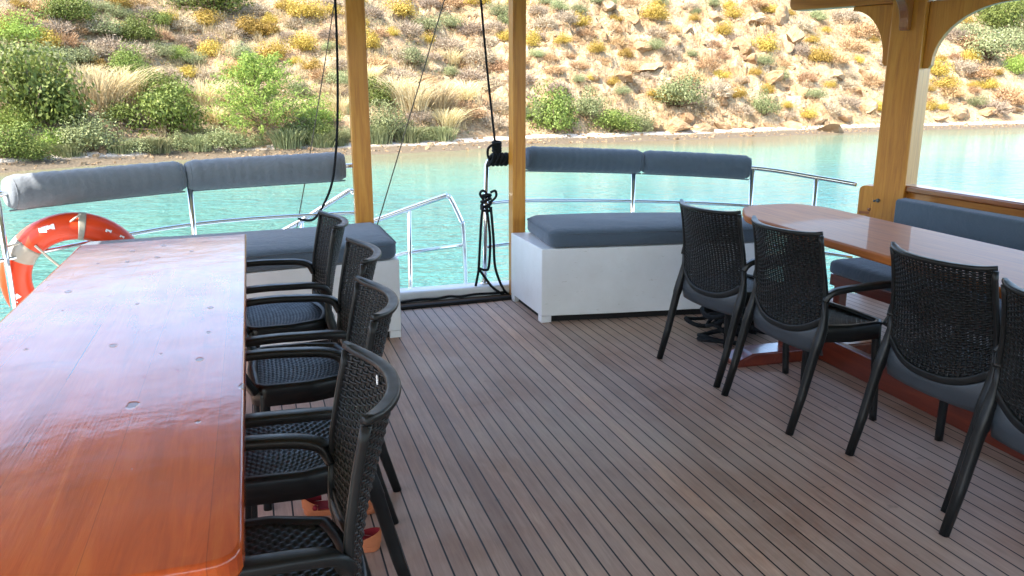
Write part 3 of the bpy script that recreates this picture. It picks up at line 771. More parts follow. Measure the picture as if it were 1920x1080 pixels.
# thick pillar with brackets and beams
PA = math.radians(25)
pil = empty('timber_pillar', (4.24, 4.5, 0), PA)     # local +Y runs aft, local -X looks inboard
tag(pil, 'thick square amber pine pillar with curved brackets beside the right table', 'pillar')
mb = MB(); mb.box((0, 0, 1.05), (.205, .215, 2.3)); mb.build('post', M['pine'], pil, bevel=.008)
def bracket(name, length, h, th, xf, m, tip=.05):
    pts = [(.0, 0), (length, 0), (length, -.03)]
    for q in range(1, 12):
        a = q/12*PI/2; pts.append((tip+(length-tip)*(1-math.sin(a)), -.03-(h-.06)*(1-math.cos(a))))
    pts += [(tip, -h+.02), (tip-.015, -h), (0, -h)]
    mb = MB(); mb.prism(pts, -th/2, th/2, xf=xf); return mb.build(name, m, pil, bevel=.005)
def frame(o, ax, ay):
    ax = Vector(ax); ay = Vector(ay); az = ax.cross(ay); m = Matrix((ax, ay, az)).transposed().to_4x4(); m.translation = Vector(o); return m
ZB = 1.985
bracket('bracket', .285, .40, .07, frame((-.02, .1085, ZB), (0, 1, 0), (0, 0, 1)), M['pine'])
bracket('bracket', .50, .42, .06, frame((-.02, -.1085, ZB), (0, -1, 0), (0, 0, 1)), M['pine'])
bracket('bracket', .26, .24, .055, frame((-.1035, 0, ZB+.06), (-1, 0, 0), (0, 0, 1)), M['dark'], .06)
mb = MB(); pr = round_poly([(.10, 0), (.86, 0), (.86, .15), (.10, .15)], [0, .05, .02, 0])
mb.prism(pr, -.06, .06, xf=frame((-.02, 0, ZB+.001), (0, 1, 0), (0, 0, 1))); mb.build('beam', M['beam'], pil, bevel=.006)
mb = MB(); mb.box((-.02, -2.3, ZB+.08), (.12, 4.35, .15)); mb.build('beam', M['beam'], pil, bevel=.006)
mb = MB(); pr = round_poly([(.1085, .50), (.205, .50), (.205, .775), (.1085, .775)], [.005, .02, .06, .005])
mb.prism(pr, -.06, .06, xf=frame((-.03, 0, 0), (0, 1, 0), (0, 0, 1))); mb.build('rail_block', M['pine'], pil, bevel=.008)
mb = MB(); mb.box((-.0905, .155, .585), (.004, .07, .018)); mb.tube([(-.086, .12, .61), (-.096, .12, .61)], .012, 8); mb.build('slot', M['dark'], pil)
mb = MB(); mb.tube([(-.09, .06, .68), (-.112, .06, .68)], .014, 8); mb.tube([(-.1, .085, .676), (-.110, .085, .676)], .009, 6); mb.build('bolt', M['metal'], pil)

# ------------------------------------------------------------------ rails and padded rolls
def rail_thing(label, top, mid, stan, r=.0165, extra=None):
    t = empty('stern_rail', (top[0][0], top[0][1], 0)); o = Vector(t.location); sub = lambda P: [Vector(p)-o for p in P]
    tag(t, label, 'railing')
    m_ = MB(); m_.tube(smooth_path(sub(top), 6), r, 10); m_.build('top_rail', M['chrome'], t)
    for md in mid:
        m_ = MB(); m_.tube(smooth_path(sub(md), 6), r*.72, 8); m_.build('mid_rail', M['chrome'], t)
    for a, b in stan:
        m_ = MB(); m_.tube(sub([a, b]), r*1.02, 10)
        if a[2] < .3: m_.tube(sub([(a[0], a[1], a[2]-.002), (a[0], a[1], a[2]+.012)]), r*2.1, 12)
        m_.build('stanchion', M['chrome'], t)
    return t
RT = [(1.84, 5.45, .953), (2.70, 5.45, .908), (3.5, 5.15, .866), (3.9, 4.9, .806), (4.10, 4.71, .770)]
rail_thing('chrome stern railing right of the gangway gap, ending at the thick pillar',
           [(1.533, 5.37, .92), (1.56, 5.39, .952), (1.62, 5.41, .958)]+RT,
           [[(1.535, 5.37, .655), (1.85, 5.45, .65), (2.70, 5.45, .612), (3.49, 5.15, .585), (3.9, 4.9, .54), (4.12, 4.7, .50)], [(1.525, 5.37, .345), (1.85, 5.45, .345), (2.7, 5.45, .33), (3.49, 5.15, .30), (4.12, 4.7, .24)]],
           [((1.506, 5.35, .082), (1.533, 5.37, .93)), ((2.70, 5.45, .02), (2.70, 5.45, .9)), ((3.52, 5.14, 0), (3.52, 5.14, .86)), ((3.9, 4.9, 0), (3.9, 4.9, .8))])
LT = [(-1.75, 4.45, .88), (-1.287, 4.95, .888), (-.405, 5.4, .907), (.56, 5.45, .935), (.66, 5.44, .94), (.705, 5.40, .92)]
rail_thing('chrome stern railing left of the gangway gap, carrying the orange lifebuoy', LT,
           [[(-1.75, 4.45, .50), (-1.33, 4.93, .53), (-.405, 5.4, .60), (.56, 5.45, .62), (.70, 5.40, .62)]],
           [((-1.33, 4.93, .02), (-1.33, 4.93, .88)), ((-.395, 5.4, .02), (-.395, 5.4, .9)), ((.705, 5.40, .082), (.705, 5.40, .925))])
def roll(label, path, r, m):
    P = smooth_path(path, 10); n = len(P)
    d = [0.]
    for a, b in zip(P, P[1:]): d.append(d[-1]+(b-a).length)
    T = d[-1]; sc = []
    for q in d:
        e = min(q, T-q); sc.append(1 if e > .055 else .80+.20*math.sin(max(0, e/.055)*PI/2))
    c = MB(); o = Vector(P[0]); seg = 20
    prof = [(r*math.cos(2*PI*q/seg)*(1+.03*math.sin(3*q)), r*1.02*math.sin(2*PI*q/seg)) for q in range(seg)]
    c.sweep([p-o for p in P], prof, scales=[s*(1+.018*math.sin(i*1.7)+.012*math.sin(i*.6)) for i, s in enumerate(sc)])
    t = c.build('backrest_roll', m); t.location = o
    tag(t, label, 'backrest cushion', 'padded backrest rolls on the stern rail')
    z = MB(); z.tube([p-o+Vector((0, 0, -r*1.02)) for p in P], .005, 5); z.build('seam', m, t)
    for i in (2, n-3):
        ring = MB(); T_ = (P[i+1]-P[i-1]).normalized(); u = Vector((0, 0, 1)); s_ = T_.cross(u)
        ring.tube([P[i]-o+(s_*math.cos(a)+u*math.sin(a))*r*1.0*sc[i] for a in [2*PI*q/20 for q in range(20)]], .004, 5, closed=True); ring.build('piping', m, t)
def seg_of(T, a, b, k=7):
    P = smooth_path(T, 30); d = [0.]
    for p, q in zip(P, P[1:]): d.append(d[-1]+(q-p).length)
    L_ = []
    for i in range(k):
        s = a+(b-a)*i/(k-1)
        for j in range(len(P)-1):
            if d[j+1] >= s: break
        t = (s-d[j])/max(1e-6, d[j+1]-d[j]); L_.append(tuple(P[j].lerp(P[j+1], t)))
    return L_
def arc_at(T, x):
    P = smooth_path(T, 30); s = 0
    for p, q in zip(P, P[1:]):
        if q.x >= x: return s+(q-p).length*(x-p.x)/max(1e-6, q.x-p.x)
        s += (q-p).length
    return s
roll('grey padded backrest roll on the far left rail, its end lit by the sun', seg_of(LT, arc_at(LT, -1.285), arc_at(LT, -.425)), .094, M['fabric2'])  # outer end catches the sun past the awning edge; same cloth throughout
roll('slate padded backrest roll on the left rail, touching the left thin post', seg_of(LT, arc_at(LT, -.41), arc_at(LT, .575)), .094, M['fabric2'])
roll('slate blue backrest roll on the right rail, touching the middle post', seg_of(RT, arc_at(RT, 1.845), arc_at(RT, 2.755)), .086, M['fabric'])
roll('slate blue backrest roll at the outer end of the right stern rail', seg_of(RT, arc_at(RT, 2.765), arc_at(RT, 3.50)), .086, M['fabric'])

# gangway handrails outside the stern
def handrail(label, pts, posts, cross):
    o = Vector(pts[0]); t = empty('gangway_rail', o); tag(t, label, 'handrail', 'white steel gangway handrails')
    c = MB(); c.tube([Vector(p)-o for p in smooth_path(pts, 5)], .021, 10); c.build('top_rail', M['chrome'], t)
    for a, b in posts: c = MB(); c.tube([Vector(a)-o, Vector(b)-o], .018, 8); c.build('post', M['chrome'], t)
    c = MB(); c.tube([Vector(p)-o for p in cross], .015, 8); c.build('cross_bar', M['chrome'], t)
handrail('bright steel gangway handrail with bent corner beyond the white sill', [(.55, 6.2, .34), (.873, 6.2, .441), (1.39, 6.2, .598), (1.442, 6.2, .605), (1.475, 6.2, .575), (1.555, 6.2, .40), (1.569, 6.2, .35), (1.585, 6.2, -.09), (1.585, 6.2, -.95)],
         [((1.135, 6.2, .51), (1.116, 6.2, -.95))], [(.6, 6.2, .03), (1.073, 6.2, .166), (1.57, 6.2, .205)])
handrail('bright steel gangway handrail seen behind the left thin post', [(-.05, 6.2, .29), (.29, 6.2, .453), (.638, 6.2, .655), (.70, 6.2, .67), (.74, 6.2, .60), (.76, 6.2, .40), (.76, 6.2, -.95)], [((.31, 6.2, .455), (.30, 6.2, -.95))], [(-.05, 6.2, .03), (.76, 6.2, .22)])
mb = MB(); mb.box((.75, 6.05, -1.0), (2.4, .8, .08)); tag(mb.build('swim_platform', M['white'], bevel=.01), 'white boarding platform below the stern under the handrails', 'platform')

# lines and ropes
def rope(name, pts, r, m, label, k=8, cat='rope'):
    P = smooth_path(pts, k); o = Vector(P[0]); c = MB(); c.tube([p-o for p in P], r, 6); t = c.build(name, m); t.location = o
    return tag(t, label, cat)
rope('halyard', [(1.49, 5.38, 2.2), (1.545, 5.39, 1.6), (1.60, 5.385, 1.08), (1.606, 5.38, 1.03)], .008, M['blackrope'], 'taut black halyard running down to the knot beside the middle post', 3)
rope('stay_line', [(1.35, 5.4, 2.25), (.80, 5.40, .63), (.66, 5.43, .2), (.6, 5.5, -.3)], .0042, M['paleline'], 'thin grey brown line slanting down between the two posts', 2, 'line')
rope('stay_line', [(.62, 5.42, 2.25), (.40, 5.50, 1.2), (.255, 5.56, .56), (.16, 5.6, .1), (.1, 5.7, -.3)], .0038, M['paleline'], 'thin grey line slanting down just left of the left post', 2, 'line')
rope('hanging_rope', [(.555, 5.33, 2.25), (.553, 5.33, 1.75), (.535, 5.33, 1.3), (.505, 5.33, 1.0), (.47, 5.34, .82), (.405, 5.35, .68), (.34, 5.36, .60), (.25, 5.39, .605)], .0085, M['blackrope'], 'slack black rope hanging past the inner left backrest roll')
kn = empty('rope_knot', (1.585, 5.36, .99)); tag(kn, 'bulky black rope knot on top of the gate stanchion', 'knot')
c = MB()
for q in range(5): c.tube([Vector((.075*math.cos(a)*.25-.02+.03*q, .04*math.sin(a), .035*math.cos(a)+.0*q-.03)) for a in [2*PI*i/14 for i in range(14)]], .014, 6, closed=True)
c.build('wrap', M['blackrope'], kn)
c = MB()
for q in range(4): c.tube([Vector((.026*math.cos(a)+.02, .026*math.sin(a), .03+q*.018+.006*math.sin(a))) for a in [2*PI*i/12 for i in range(12)]], .011, 6, closed=True)
c.tube(smooth_path([(.0, -.02, .08), (-.045, -.02, .05), (-.05, -.02, .0), (-.03, -.02, -.05)], 5), .009, 6); c.build('hitch', M['blackrope'], kn)
c = MB(); c.tube([(.045, 0, -.03), (.055, 0, -.03), (.085, 0, -.03), (.10, 0, -.03)], .030, 12, scales=[.6, 1, 1, .55]); c.build('stopper', M['rubber'], kn)
rb = empty('tied_rope', (1.525, 5.32, .62)); tag(rb, 'black rope tied round the gate stanchion with loops trailing onto the deck', 'rope')
c = MB()
for q in range(4): c.tube([Vector((.034*math.cos(a), .034*math.sin(a)+.04, .03*q+.012*math.sin(a+q))) for a in [2*PI*i/12 for i in range(12)]], .010, 6, closed=True)
c.tube(smooth_path([(-.03, 0, .07), (-.06, -.02, .115), (-.035, -.02, .135), (.0, -.02, .10)], 5), .009, 6)
c.tube(smooth_path([(.02, 0, .05), (.055, -.02, .09), (.05, -.02, .13), (.015, -.02, .12)], 5), .009, 6); c.build('hitch', M['blackrope'], rb)
c = MB()
c.tube(smooth_path([(-.03, 0, .03), (-.05, -.02, -.05), (-.062, -.02, -.22), (-.072, -.02, -.38), (-.078, -.02, -.44), (-.095, -.01, -.54)], 6), .0095, 6)
c.tube(smooth_path([(-.01, -.01, .02), (.01, -.02, -.2), (.0, -.02, -.4), (-.03, -.02, -.425), (-.075, -.02, -.41), (-.05, -.03, -.45), (.02, -.05, -.55), (.10, -.06, -.605), (.13, -.06, -.608)], 6), .0095, 6)
c.tube(smooth_path([(.02, -.01, .02), (.035, -.02, -.2), (.04, -.03, -.38), (.062, -.04, -.48), (.10, -.05, -.57), (.135, -.06, -.608)], 6), .0095, 6)
c.build('loop', M['blackrope'], rb)
cl = empty('rope_coil', (2.62, 3.98, 0)); tag(cl, 'heap of coiled black rope on the deck by the far right chair', 'rope coil')
c = MB()
for q in range(15):
    rr = random.uniform(.10, .20); a0 = random.uniform(0, 6); cx, cy = random.uniform(-.02, .28), random.uniform(-.06, .16); tl = random.uniform(0, .5); zz = .014+q*.011
    c.tube([Vector((cx+rr*math.cos(a), cy+rr*.8*math.sin(a), max(.013, zz+.05*tl*math.sin(a+a0)+.02*math.sin(3*a+q)))) for a in [2*PI*i/26 for i in range(26)]], .013, 6, closed=True)
c.build('pile', M['blackrope'], cl)
c = MB()
for q, (cx, cy, rr) in enumerate(((-.10, -.10, .13), (-.12, -.08, .10), (-.05, .20, .10))):
    c.tube([Vector((cx+rr*math.cos(a), cy+rr*.8*math.sin(a), .014+q*.008+.012*(1+math.sin(2*a+q)))) for a in [2*PI*i/28 for i in range(28)]], .013, 6, closed=True)
c.build('loop', M['blackrope'], cl)

# ------------------------------------------------------------------ lifebuoy
lb = empty('lifebuoy', (-1.03, 5.10, .375)); lb.rotation_euler = (math.radians(8), math.radians(4), math.radians(12))
tag(lb, 'orange red lifebuoy with pale tape bands hanging outside the left railing', 'lifebuoy')
R_, r_ = .305, .078
def tor(mb, a0, a1, rr, n=40, seg=18, mi=0):
    P = []
    full = abs(a1-a0-2*PI) < .01
    for i in range(n if full else n+1):
        a = a0+(a1-a0)*i/n; P.append(Vector((R_*math.cos(a), 0, R_*math.sin(a))))
    if full: mb.tube(P, rr, seg, closed=True)
    else:
        mb.tube(P, rr, seg)
c = MB(); tor(c, 0, 2*PI, r_, 56, 20); c.build('ring', M['buoy'], lb)
for a in (84, 148):
    c = MB(); tor(c, math.radians(a-3.2 if a != 148 else a-9), math.radians(a+3.2 if a != 148 else a+9), r_+.0025, 6, 20); c.build('tape_band', M['tape'], lb)
c = MB()
for a, tt, s in ((112, .5, .020), (116, .55, .016), (60, .45, .010), (47, .6, .008), (196, .2, .018), (191, .35, .014)):
    a = math.radians(a); P = Vector((R_*math.cos(a), 0, R_*math.sin(a))); rad = P.normalized()
    nrm = (rad*math.sin(tt)+Vector((0, -1, 0))*math.cos(tt)).normalized(); p = P+nrm*(r_+.001)
    u = nrm.cross(Vector((0, 1, .2))).normalized(); v_ = nrm.cross(u)
    for dx, dy, sx, sy in ((0, 0, 1, .5), (1.2, .3, .6, .9), (-1.0, .1, .5, .8)):
        q = p+u*dx*s+v_*dy*s; c.add([q-u*s*sx-v_*s*sy, q+u*s*sx*.8-v_*s*sy, q+u*s*sx+v_*s*sy*.7, q-u*s*sx*.7+v_*s*sy]+[q+nrm*.002+k for k in (-u*s*sx-v_*s*sy, u*s*sx*.8-v_*s*sy, u*s*sx+v_*s*sy*.7, -u*s*sx*.7+v_*s*sy)], [(0, 1, 2, 3), (4, 5, 6, 7), (0, 1, 5, 4), (1, 2, 6, 5), (2, 3, 7, 6), (3, 0, 4, 7)], False)
c.build('white_marking', M['sticker'], lb)
c = MB(); rg = R_+r_+.012
for a0, a1 in ((85, 148),):
    P = []
    for i in range(9):
        a = math.radians(a0+(a1-a0)*i/8); k = rg+.035*math.sin(PI*i/8)*(1 if a0 != 85 else -3.2); P.append(Vector((k*math.cos(a), -.06 if a0 == 85 else 0, k*math.sin(a))))
    c.tube(P, .006, 6)
c.tube(smooth_path([(-.20, -.085, .22), (-.09, -.10, .10), (-.02, -.09, .05), (.10, -.06, -.06)], 4), .007, 6)
c.build('grab_line', M['whitecord'], lb)

# ------------------------------------------------------------------ benches
def bench(name, label, poly, cpoly, notch, cush_r, fab, label_c):
    t = empty(name, (poly[0][0], poly[0][1], 0)); o = t.location; sh = lambda P: [(x-o[0], y-o[1]) for x, y in P]
    tag(t, label, 'bench', 'white stern benches with cushions')
    P = sh(poly); c = MB()
    c.prism(P, .045, .474); c.build('box', M['white'], t, bevel=.005)
    k = MB(); ins = inset(P, .035); k.prism(ins, 0, .044); k.build('plinth', M['rubber'], t)
    for i, j in notch:
        a = Vector((*P[i], 0)); q = MB(); q.box((a.x+j[0]*.035, a.y+j[1]*.035, .0215), (.066, .066, .043)); q.build('foot', M['white'], t, bevel=.003)
    cu = MB(); pillow(cu, [(x-o[0], y-o[1]) for x, y in round_poly(cpoly, cush_r, 6)], .476, .586, .035, .014); cc = cu.build('cushion', fab, t)
    pp = MB(); pp.tube([Vector((x-o[0], y-o[1], .566)) for x, y in inset(round_poly(cpoly, cush_r, 6), -.001)], .0045, 5, closed=True); pp.build('piping', fab, cc)
PR = [(1.653, 4.557), (2.1, 4.487), (2.65, 4.415), (3.10, 4.31), (3.2, 4.85), (2.85, 4.98), (2.3, 5.12), (1.648, 5.17)]
CR = [(1.70, 4.545), (2.1, 4.487), (2.65, 4.41), (3.11, 4.30), (3.21, 4.87), (2.85, 5.0), (2.3, 5.16), (1.76, 5.20)]
bench('storage_bench', 'white storage bench with slate blue cushion right of the middle post', PR, CR, [(0, (1, 1)), (7, (1, -1)), (3, (-1, 1)), (4, (-1, -1))], [.08, .3, .3, .08, .08, .3, .3, .09], M['fabric'], None)
PL = [(-.95, 4.28), (-.45, 4.36), (.1, 4.445), (.762, 4.535), (.762, 5.16), (.3, 5.12), (-.3, 5.06), (-.97, 4.98)]
CL = [(-.96, 4.27), (-.45, 4.35), (.1, 4.435), (.755, 4.51), (.748, 5.255), (.3, 5.16), (-.3, 5.10), (-.98, 5.04)]
bench('storage_bench', 'white storage bench with slate cushion behind the worn left table', PL, CL, [(3, (-1, 1)), (4, (-1, -1)), (0, (1, 1)), (7, (1, -1))], [.08, .3, .3, .09, .09, .3, .3, .08], M['fabric'], None)
# wooden side bench with upholstery
sb = empty('side_bench', (3.2, 3.86, 0)); tag(sb, 'wooden side bench with slate blue seat and back pads beyond the right table', 'bench')
c = MB(); pillow(c, round_poly([(0.0, 0), (.03, -3.4), (.80, -3.4), (.80, 0.02)], .06, 5), .372, .452, .025, .01); c.build('seat_cushion', M['fabric'], sb)
c = MB(); c.box((.045, -1.70, .335), (.04, 3.38, .07)); c.box((.76, -1.70, .335), (.04, 3.38, .07)); c.box((.40, -.03, .335), (.66, .04, .07)); c.build('seat_frame', M['redwood'], sb, bevel=.006)
for x, y in ((.07, -.06), (.74, -.06), (.07, -1.7), (.74, -1.7), (.07, -3.3), (.74, -3.3)):
    c = MB(); c.box((x, y, .15), (.055, .055, .30)); c.build('leg', M['redwood'], sb, bevel=.005)
c = MB(); pts = round_poly([(-.045, -.18), (.045, -.18), (.045, .18), (-.045, .18)], .02, 3)
xf = frame((.90, 0, .545), (1, 0, .12), (0, 0, 1)); c.prism(pts, -.42, 3.2, xf=xf); c.build('back_cushion', M['fabric'], sb, bevel=.006)
bw = empty('side_bulwark', (4.26, 4.24, 0)); tag(bw, 'varnished wooden side rail planking behind the slate bench back', 'bulwark')
c = MB(); c.box((0, -3.43, .52), (.035, 7.5, .46)); c.build('planking', M['plank'], bw, bevel=.004)
c = MB(); c.box((0.01, -3.43, .775), (.13, 7.5, .045)); c.build('cap_rail', M['caprail'], bw, bevel=.012)
for y in (-.1, -1.9, -3.7, -5.5): c = MB(); c.box((.03, y, .14), (.05, .07, .29)); c.build('post', M['plank'], bw, bevel=.004)

# ------------------------------------------------------------------ tables
def table(name, label, loc, poly, th, m, leg_m, legs, board, rz=0):
    t = empty(name, loc, rz); tag(t, label, 'table', 'long wooden dining tables')
    c = MB(); c.prism(poly, .75-th, .75); c.build('tabletop', m, t, bevel=.009)
    for (x, y, lw, ld, fw) in legs:
        c = MB(); c.prism([(-lw/2, -ld/2), (lw/2, -ld/2), (lw/2, ld/2), (-lw/2, ld/2)], .062, .75-th-.002, xf=Matrix.Translation((x, y, 0)))
        c.build('leg', leg_m, t, bevel=.008)
        c = MB(); pr = [(-fw/2, 0), (fw/2, 0), (fw/2, .03), (fw/2-.10, .07), (-fw/2+.10, .07), (-fw/2, .03)]
        c.prism(pr, -.075, .075, xf=frame((x+(.10 if fw > 1 else 0), y, 0), (1, 0, 0), (0, 0, 1))); c.build('foot', leg_m, t, bevel=.008)
    for (x, y0, y1, z0, z1, tk) in board:
        c = MB(); c.box((x, (y0+y1)/2, (z0+z1)/2), (tk, abs(y1-y0), z1-z0)); c.build('stretcher', leg_m, t, bevel=.006)
    return t
lt = round_poly([(-.358, -1.44), (.358, -1.44), (.358, 1.485), (-.358, 1.40)], [.05, .06, .02, .02])
table('dining_table', 'worn red brown dining table with scratched varnish, at the left', (-.418, 2.585, 0), lt, .045, M['table'], M['redwood'], [(0, -1.0, .3, .07, .6), (0, .95, .3, .07, .6)], [(0, -.96, .91, .2, .32, .04)])
rt = round_poly([(-.33, -2.2), (.33, -2.2), (.36, .60), (.27, .80), (-.10, .78), (-.29, .42)], [.05, .05, .12, .16, .14, .10])
table('dining_table', 'glossy orange brown dining table with angled far end, at the right', (2.86, 3.38, 0), rt, .042, M['glosstable'], M['redwood'], [(-.10, .13, .19, .07, 1.02), (-.10, -1.9, .19, .07, 1.02)], [(.02, -1.86, .093, .004, .135, .05)], math.radians(-2))

# ------------------------------------------------------------------ chairs
def xe(z):      # how far the side edge of the back leans, by height
    pts = [(0, -.23), (.40, -.112), (.46, -.098), (.55, -.098), (.65, -.106), (.76, -.126), (.88, -.152)]
    for (a, xa), (b, xb) in zip(pts, pts[1:]):
        if z <= b: return xa+(xb-xa)*(z-a)/(b-a)
    return pts[-1][1]
def hw(z): return .237-.021*sstep(.44, .80, z)+.004*sstep(.82, .87, z)
def bp(u, z, off=0.):
    bl = (.034+.041*sstep(.40, .85, z))*(1-abs(u)**2.2)
    return Vector((xe(z)-bl-off, u*hw(z), z))
def zbot(u): return .418+.085*abs(u)**2.6
ZT = .856
def make_chair():
    root = empty('armchair')
    # woven back: strands running side to side, over and under upright ribs
    c = MB(); rows, cols = 42, 23; SEG = 4
    for r in range(rows):
        vs = []
        for i in range(cols*SEG+1):
            u = -1+2*i/(cols*SEG); u *= .985; zb = zbot(u)+.018; zt = ZT-.004
            z0 = zb+(zt-zb)*(r+.05)/rows; z1 = zb+(zt-zb)*(r+.95)/rows
            wv = .0026*math.sin(PI*(i/SEG)+PI*(r % 2))
            a0 = bp(u, z0, wv); a1 = bp(u, z1, wv); m0 = bp(u, (z0+z1)/2, wv-.0016); m1 = bp(u, (z0+z1)/2, wv+.0016)
            vs += [a0, m0, a1, m1]
        n = cols*SEG+1
        c.add(vs, [(i*4+q, (i+1)*4+q, (i+1)*4+(q+1) % 4, i*4+(q+1) % 4) for i in range(n-1) for q in range(4)], True)
    for k in range(cols):
        u = (-1+2*(k+.5)/cols)*.985; d = .0035
        P = [bp(u+s_*.0255, zbot(u)+.01+(ZT-.004-zbot(u))*j/14, 0) for j in range(15) for s_ in (-1, 1)]
        vs = []
        for j in range(15): vs += [P[2*j]+Vector((d, 0, 0))*.4, P[2*j+1]+Vector((d, 0, 0))*.4, P[2*j+1]-Vector((d, 0, 0))*.4, P[2*j]-Vector((d, 0, 0))*.4]
        c.add(vs, [(j*4+q, (j+1)*4+q, (j+1)*4+(q+1) % 4, j*4+(q+1) % 4) for j in range(14) for q in range(4)], True)
    c.build('woven_back', M['plastic'], root, recalc=False)
    # frame round the weave
    c = MB(); top = [bp(1.035*(-1+2*i/24), ZT+.010*abs(-1+2*i/24)**6) for i in range(25)]
    c.sweep(top, rrect(.030, .016, .006), up=(0, 0, 1), scales=[(.55+.45*min(1, min(i, 24-i)/2), 1) for i in range(25)])
    for s_ in (-1, 1):
        side = [bp(s_, .40+(ZT-.002-.40)*i/14) for i in range(15)]
        c.sweep([p+Vector((0, s_*.004, 0)) for p in side], rrect(.018, .020, .006), up=(1, 0, 0))
    c.sweep([bp(-1+2*i/24, zbot(-1+2*i/24)) for i in range(25)], rrect(.016, .030, .006), up=(0, 0, 1))
    c.build('back_frame', M['plastic'], root)
    c = MB(); vs = []
    for i in range(25):
        u = (-1+2*i/24)*.97; zt_ = zbot(u)-.004
        for q in range(6):
            z = zt_+(.336-zt_)*q/5; p = bp(u, max(z, .40)); f = max(0, .40-z)
            vs.append(p+Vector((.003+f*.30, 0, z-p.z)))
        for q in range(5, -1, -1):
            z = zt_+(.336-zt_)*q/5; p = bp(u, max(z, .40)); f = max(0, .40-z)
            vs.append(p+Vector((.013+f*.30, 0, z-p.z)))
    c.add(vs, [(i*12+q, (i+1)*12+q, (i+1)*12+(q+1) % 12, i*12+(q+1) % 12) for i in range(24) for q in range(12)]+[list(range(12)), [24*12+q for q in range(12)]], True)
    c.build('rear_apron', M['plastic_smooth'], root)
    # seat: woven panel inside a smooth rim with a deep skirt
    out = []
    for i in range(13): u = 1-2*i/12; out.append((-.085-.045*(1-u*u), .196*u))
    out = out + [(.05, -.238), (.21, -.236), (.252, -.20), (.264, 0), (.252, .20), (.21, .236), (.05, .238)]
    o2 = round_poly(out, .012, 2)
    c = MB(); n = len(o2); A = inset(o2, 0); lv = [(.384, -.0), (.443, .0), (.455, .006), (.456, .026), (.447, .034)]
    vs = []
    for z, d in lv: vs += [(x, y, z-.012*(1 if x < .1 else 1-0*x)*0) for x, y in inset(o2, d)]
    vs += [(x, y, .385) for x, y in inset(o2, .012)]+[(x, y, .432) for x, y in inset(o2, .012)]
    m_ = len(lv)
    fs = [(a*n+i, a*n+(i+1) % n, (a+1)*n+(i+1) % n, (a+1)*n+i) for a in range(m_-1) for i in range(n)]
    fs += [(i, m_*n+i, m_*n+(i+1) % n, (i+1) % n) for i in range(n)]+[(m_*n+i, (m_+1)*n+i, (m_+1)*n+(i+1) % n, m_*n+(i+1) % n) for i in range(n)]
    fs += [[(m_+1)*n+i for i in range(n)]]
    c.add(vs, fs, True); sf = c.build('seat_rim', M['plastic'], root)
    c = MB(); nx, ny = 46, 60
    vs = []
    for i in range(nx+1):
        for j in range(ny+1):
            x = -.10+.302*i/nx; y = -.206+.412*j/ny
            r_ = i//2; wv = .0030*math.sin(PI*j/2+PI*(r_ % 2))*(1 if i % 2 else .2)
            x0 = -.060-.045*(1-(y/.206)**2)
            if i == 0: x = max(x, -.12)
            vs.append((x0+(.226-x0)*i/nx, y, .449+wv-.008*(1-(y/.206)**2)))
    c.add(vs, [(i*(ny+1)+j, (i+1)*(ny+1)+j, (i+1)*(ny+1)+j+1, i*(ny+1)+j+1) for i in range(nx) for j in range(ny)], True)
    c.build('woven_seat', M['plastic'], root, recalc=False)
    for s_ in (-1, 1):
        # rear leg sweeps back from the side of the backrest
        c = MB()
        P = [Vector((xe(.60), s_*.229, .60)), Vector((xe(.52), s_*.234, .52)), Vector((-.104, s_*.237, .46)), Vector((-.118, s_*.238, .41)), Vector((-.132, s_*.238, .365)), Vector((-.135, s_*.238, .355)), Vector((-.183, s_*.238, .16)), Vector((-.230, s_*.238, .0))]
        c.sweep(P, rrect(.038, .042, .014), scales=[.35, .62, .95, 1.05, 1.02, .92, .84, .74]); c.build('leg', M['plastic'], root)
        c = MB()
        P = smooth_path([(.206, s_*.214, .43), (.212, s_*.218, .34), (.220, s_*.225, .18), (.228, s_*.232, 0)], 4)
        c.sweep(P, rrect(.037, .037, .014), scales=[1-.2*i/(len(P)-1) for i in range(len(P))]); c.build('leg', M['plastic'], root)
        c = MB()
        P = smooth_path([(xe(.58)-.002, s_*.232, .574), (-.080, s_*.242, .611), (-.03, s_*.254, .626), (.06, s_*.262, .631), (.16, s_*.264, .633), (.255, s_*.262, .626), (.292, s_*.256, .600), (.290, s_*.243, .535), (.240, s_*.226, .435)], 5)
        k = len(P); c.sweep(P, rrect(.046, .026, .009), up=(.25, 0, 1), scales=[(.8+.2*math.sin(PI*i/(k-1)), 1) for i in range(k)]); c.build('armrest', M['plastic'], root)
    return root
def sticker(ch, u, z):
    p = bp(u, z, -.008); c = MB(); s = .007
    for k in range(5):
        a = 2*PI*k/5+.3; ctr = p+Vector((0, math.cos(a)*s, math.sin(a)*s))
        ring = [ctr+Vector((0, math.cos(b)*s*.62, math.sin(b)*s*.62)) for b in [2*PI*q/8 for q in range(8)]]
        c.add(ring+[r+Vector((.003, 0, 0)) for r in ring], [list(range(8)), list(range(8, 16))]+[(q, (q+1) % 8, 8+(q+1) % 8, 8+q) for q in range(8)], True)
    c.build('flower_sticker', M['sticker'], ch)
proto = make_chair()
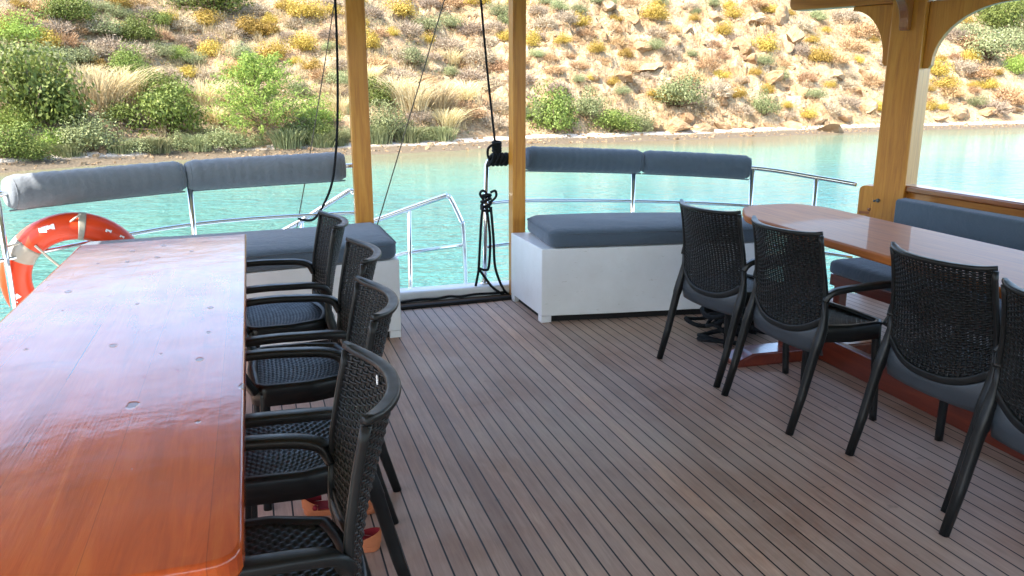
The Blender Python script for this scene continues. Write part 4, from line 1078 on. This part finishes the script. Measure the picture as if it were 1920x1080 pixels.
CH_ = [(.150, 3.655, 180+2.7, 'woven charcoal armchair at left table, farthest, with its back against the bench cushion', 'L'),
       (.185, 2.92, 180, 'woven charcoal armchair at left table, second farthest from the camera', 'L'),
       (.128, 2.23, 178, 'woven charcoal armchair at left table, second nearest to the camera', 'L'),
       (.018, 1.572, 178, 'woven charcoal armchair at left table, nearest, with a white flower sticker', 'L'),
       (2.30, 3.515, 8, 'woven charcoal armchair at right table, farthest, in front of the white bench', 'R'),
       (2.318, 2.905, 2, 'woven charcoal armchair at right table, second farthest, before the red trestle foot', 'R'),
       (2.440, 2.185, 1, 'woven charcoal armchair at right table with light showing through its woven back', 'R'),
       (2.33, 1.60, 3, 'woven charcoal armchair at right table, cut off by the right edge of photo', 'R')]
for i, (x, y, r, lb_, sd) in enumerate(CH_):
    o = proto if i == 0 else copy_tree(proto)
    o.location = (x, y, 0); o.rotation_euler = (0, 0, math.radians(r))
    tag(o, lb_, 'chair', 'armchairs at the left table' if sd == 'L' else 'armchairs at the right table')
    if i == 3: st = o
sticker(st, -.35, .828)

# ------------------------------------------------------------------ clogs on the deck
def clog(label, loc, rz, strap):
    t = empty('clog', loc, rz); tag(t, label, 'shoe', 'red lined clogs under the chair')
    sole = [(-.135, 0), (-.12, -.032), (-.07, -.036), (.0, -.034), (.07, -.046), (.115, -.038), (.138, 0), (.115, .036), (.07, .042), (.0, .032), (-.07, .035), (-.12, .031)]
    sole = round_poly(sole, .03, 3)
    c = MB(); c.prism(sole, 0, .022); c.build('sole', M['tan'], t, bevel=.004)
    c = MB(); n = 22; vs = []
    for i in range(n+1):
        a = math.radians(95+170*i/n); ex, ey = -.07+.066*math.cos(a), .038*math.sin(a); h = .040+.024*math.cos(math.radians(-85+170*i/n))
        for k, (zz, o_) in enumerate(((.022, 0), (h, .002), (h, -.005), (.024, -.006))): vs.append(Vector((ex*(1+o_*6), ey*(1+o_*12), zz)))
    c.add(vs, [(i*4+q, (i+1)*4+q, (i+1)*4+(q+1) % 4, i*4+(q+1) % 4) for i in range(n) for q in (0, 1)], True, 0)
    c.add(vs, [(i*4+q, (i+1)*4+q, (i+1)*4+(q+1) % 4, i*4+(q+1) % 4) for i in range(n) for q in (2, 3)], True, 1)
    c.build('heel_cup', [M['tan'], M['crimson']], t, recalc=False)
    c = MB(); c.prism(inset(sole, .006), .0225, .026); c.build('insole', M['crimson'], t)
    c = MB(); m_, vs = 10, []
    for i in range(9):
        x = .02+.11*i/8; wd = .044*math.sqrt(max(0.02, 1-((x-.05)/.092)**2)); hh = .05*math.sqrt(max(.03, 1-((x-.02)/.12)**2))
        for j in range(m_+1): a = PI*j/m_; vs.append((x, wd*math.cos(a), .022+hh*math.sin(a)))
    c.add(vs, [(i*(m_+1)+j, (i+1)*(m_+1)+j, (i+1)*(m_+1)+j+1, i*(m_+1)+j+1) for i in range(8) for j in range(m_)], True); c.build('upper', M['tan'], t, recalc=False)
    if strap:
        c = MB(); P = [(-.04+.03*0, .038, .05)]
        c.tube([(-.085, -.038, .038), (-.085, -.048, .038)], .009, 10); c.build('rivet', M['crimson'], t)
clog('tan clog with crimson lining and strap rivet, under the nearest left chair', (.205, 2.60, 0), math.radians(-12), True)
clog('tan clog with crimson lining, heel showing behind the nearest left chair back', (.172, 2.365, 0), math.radians(162), False)
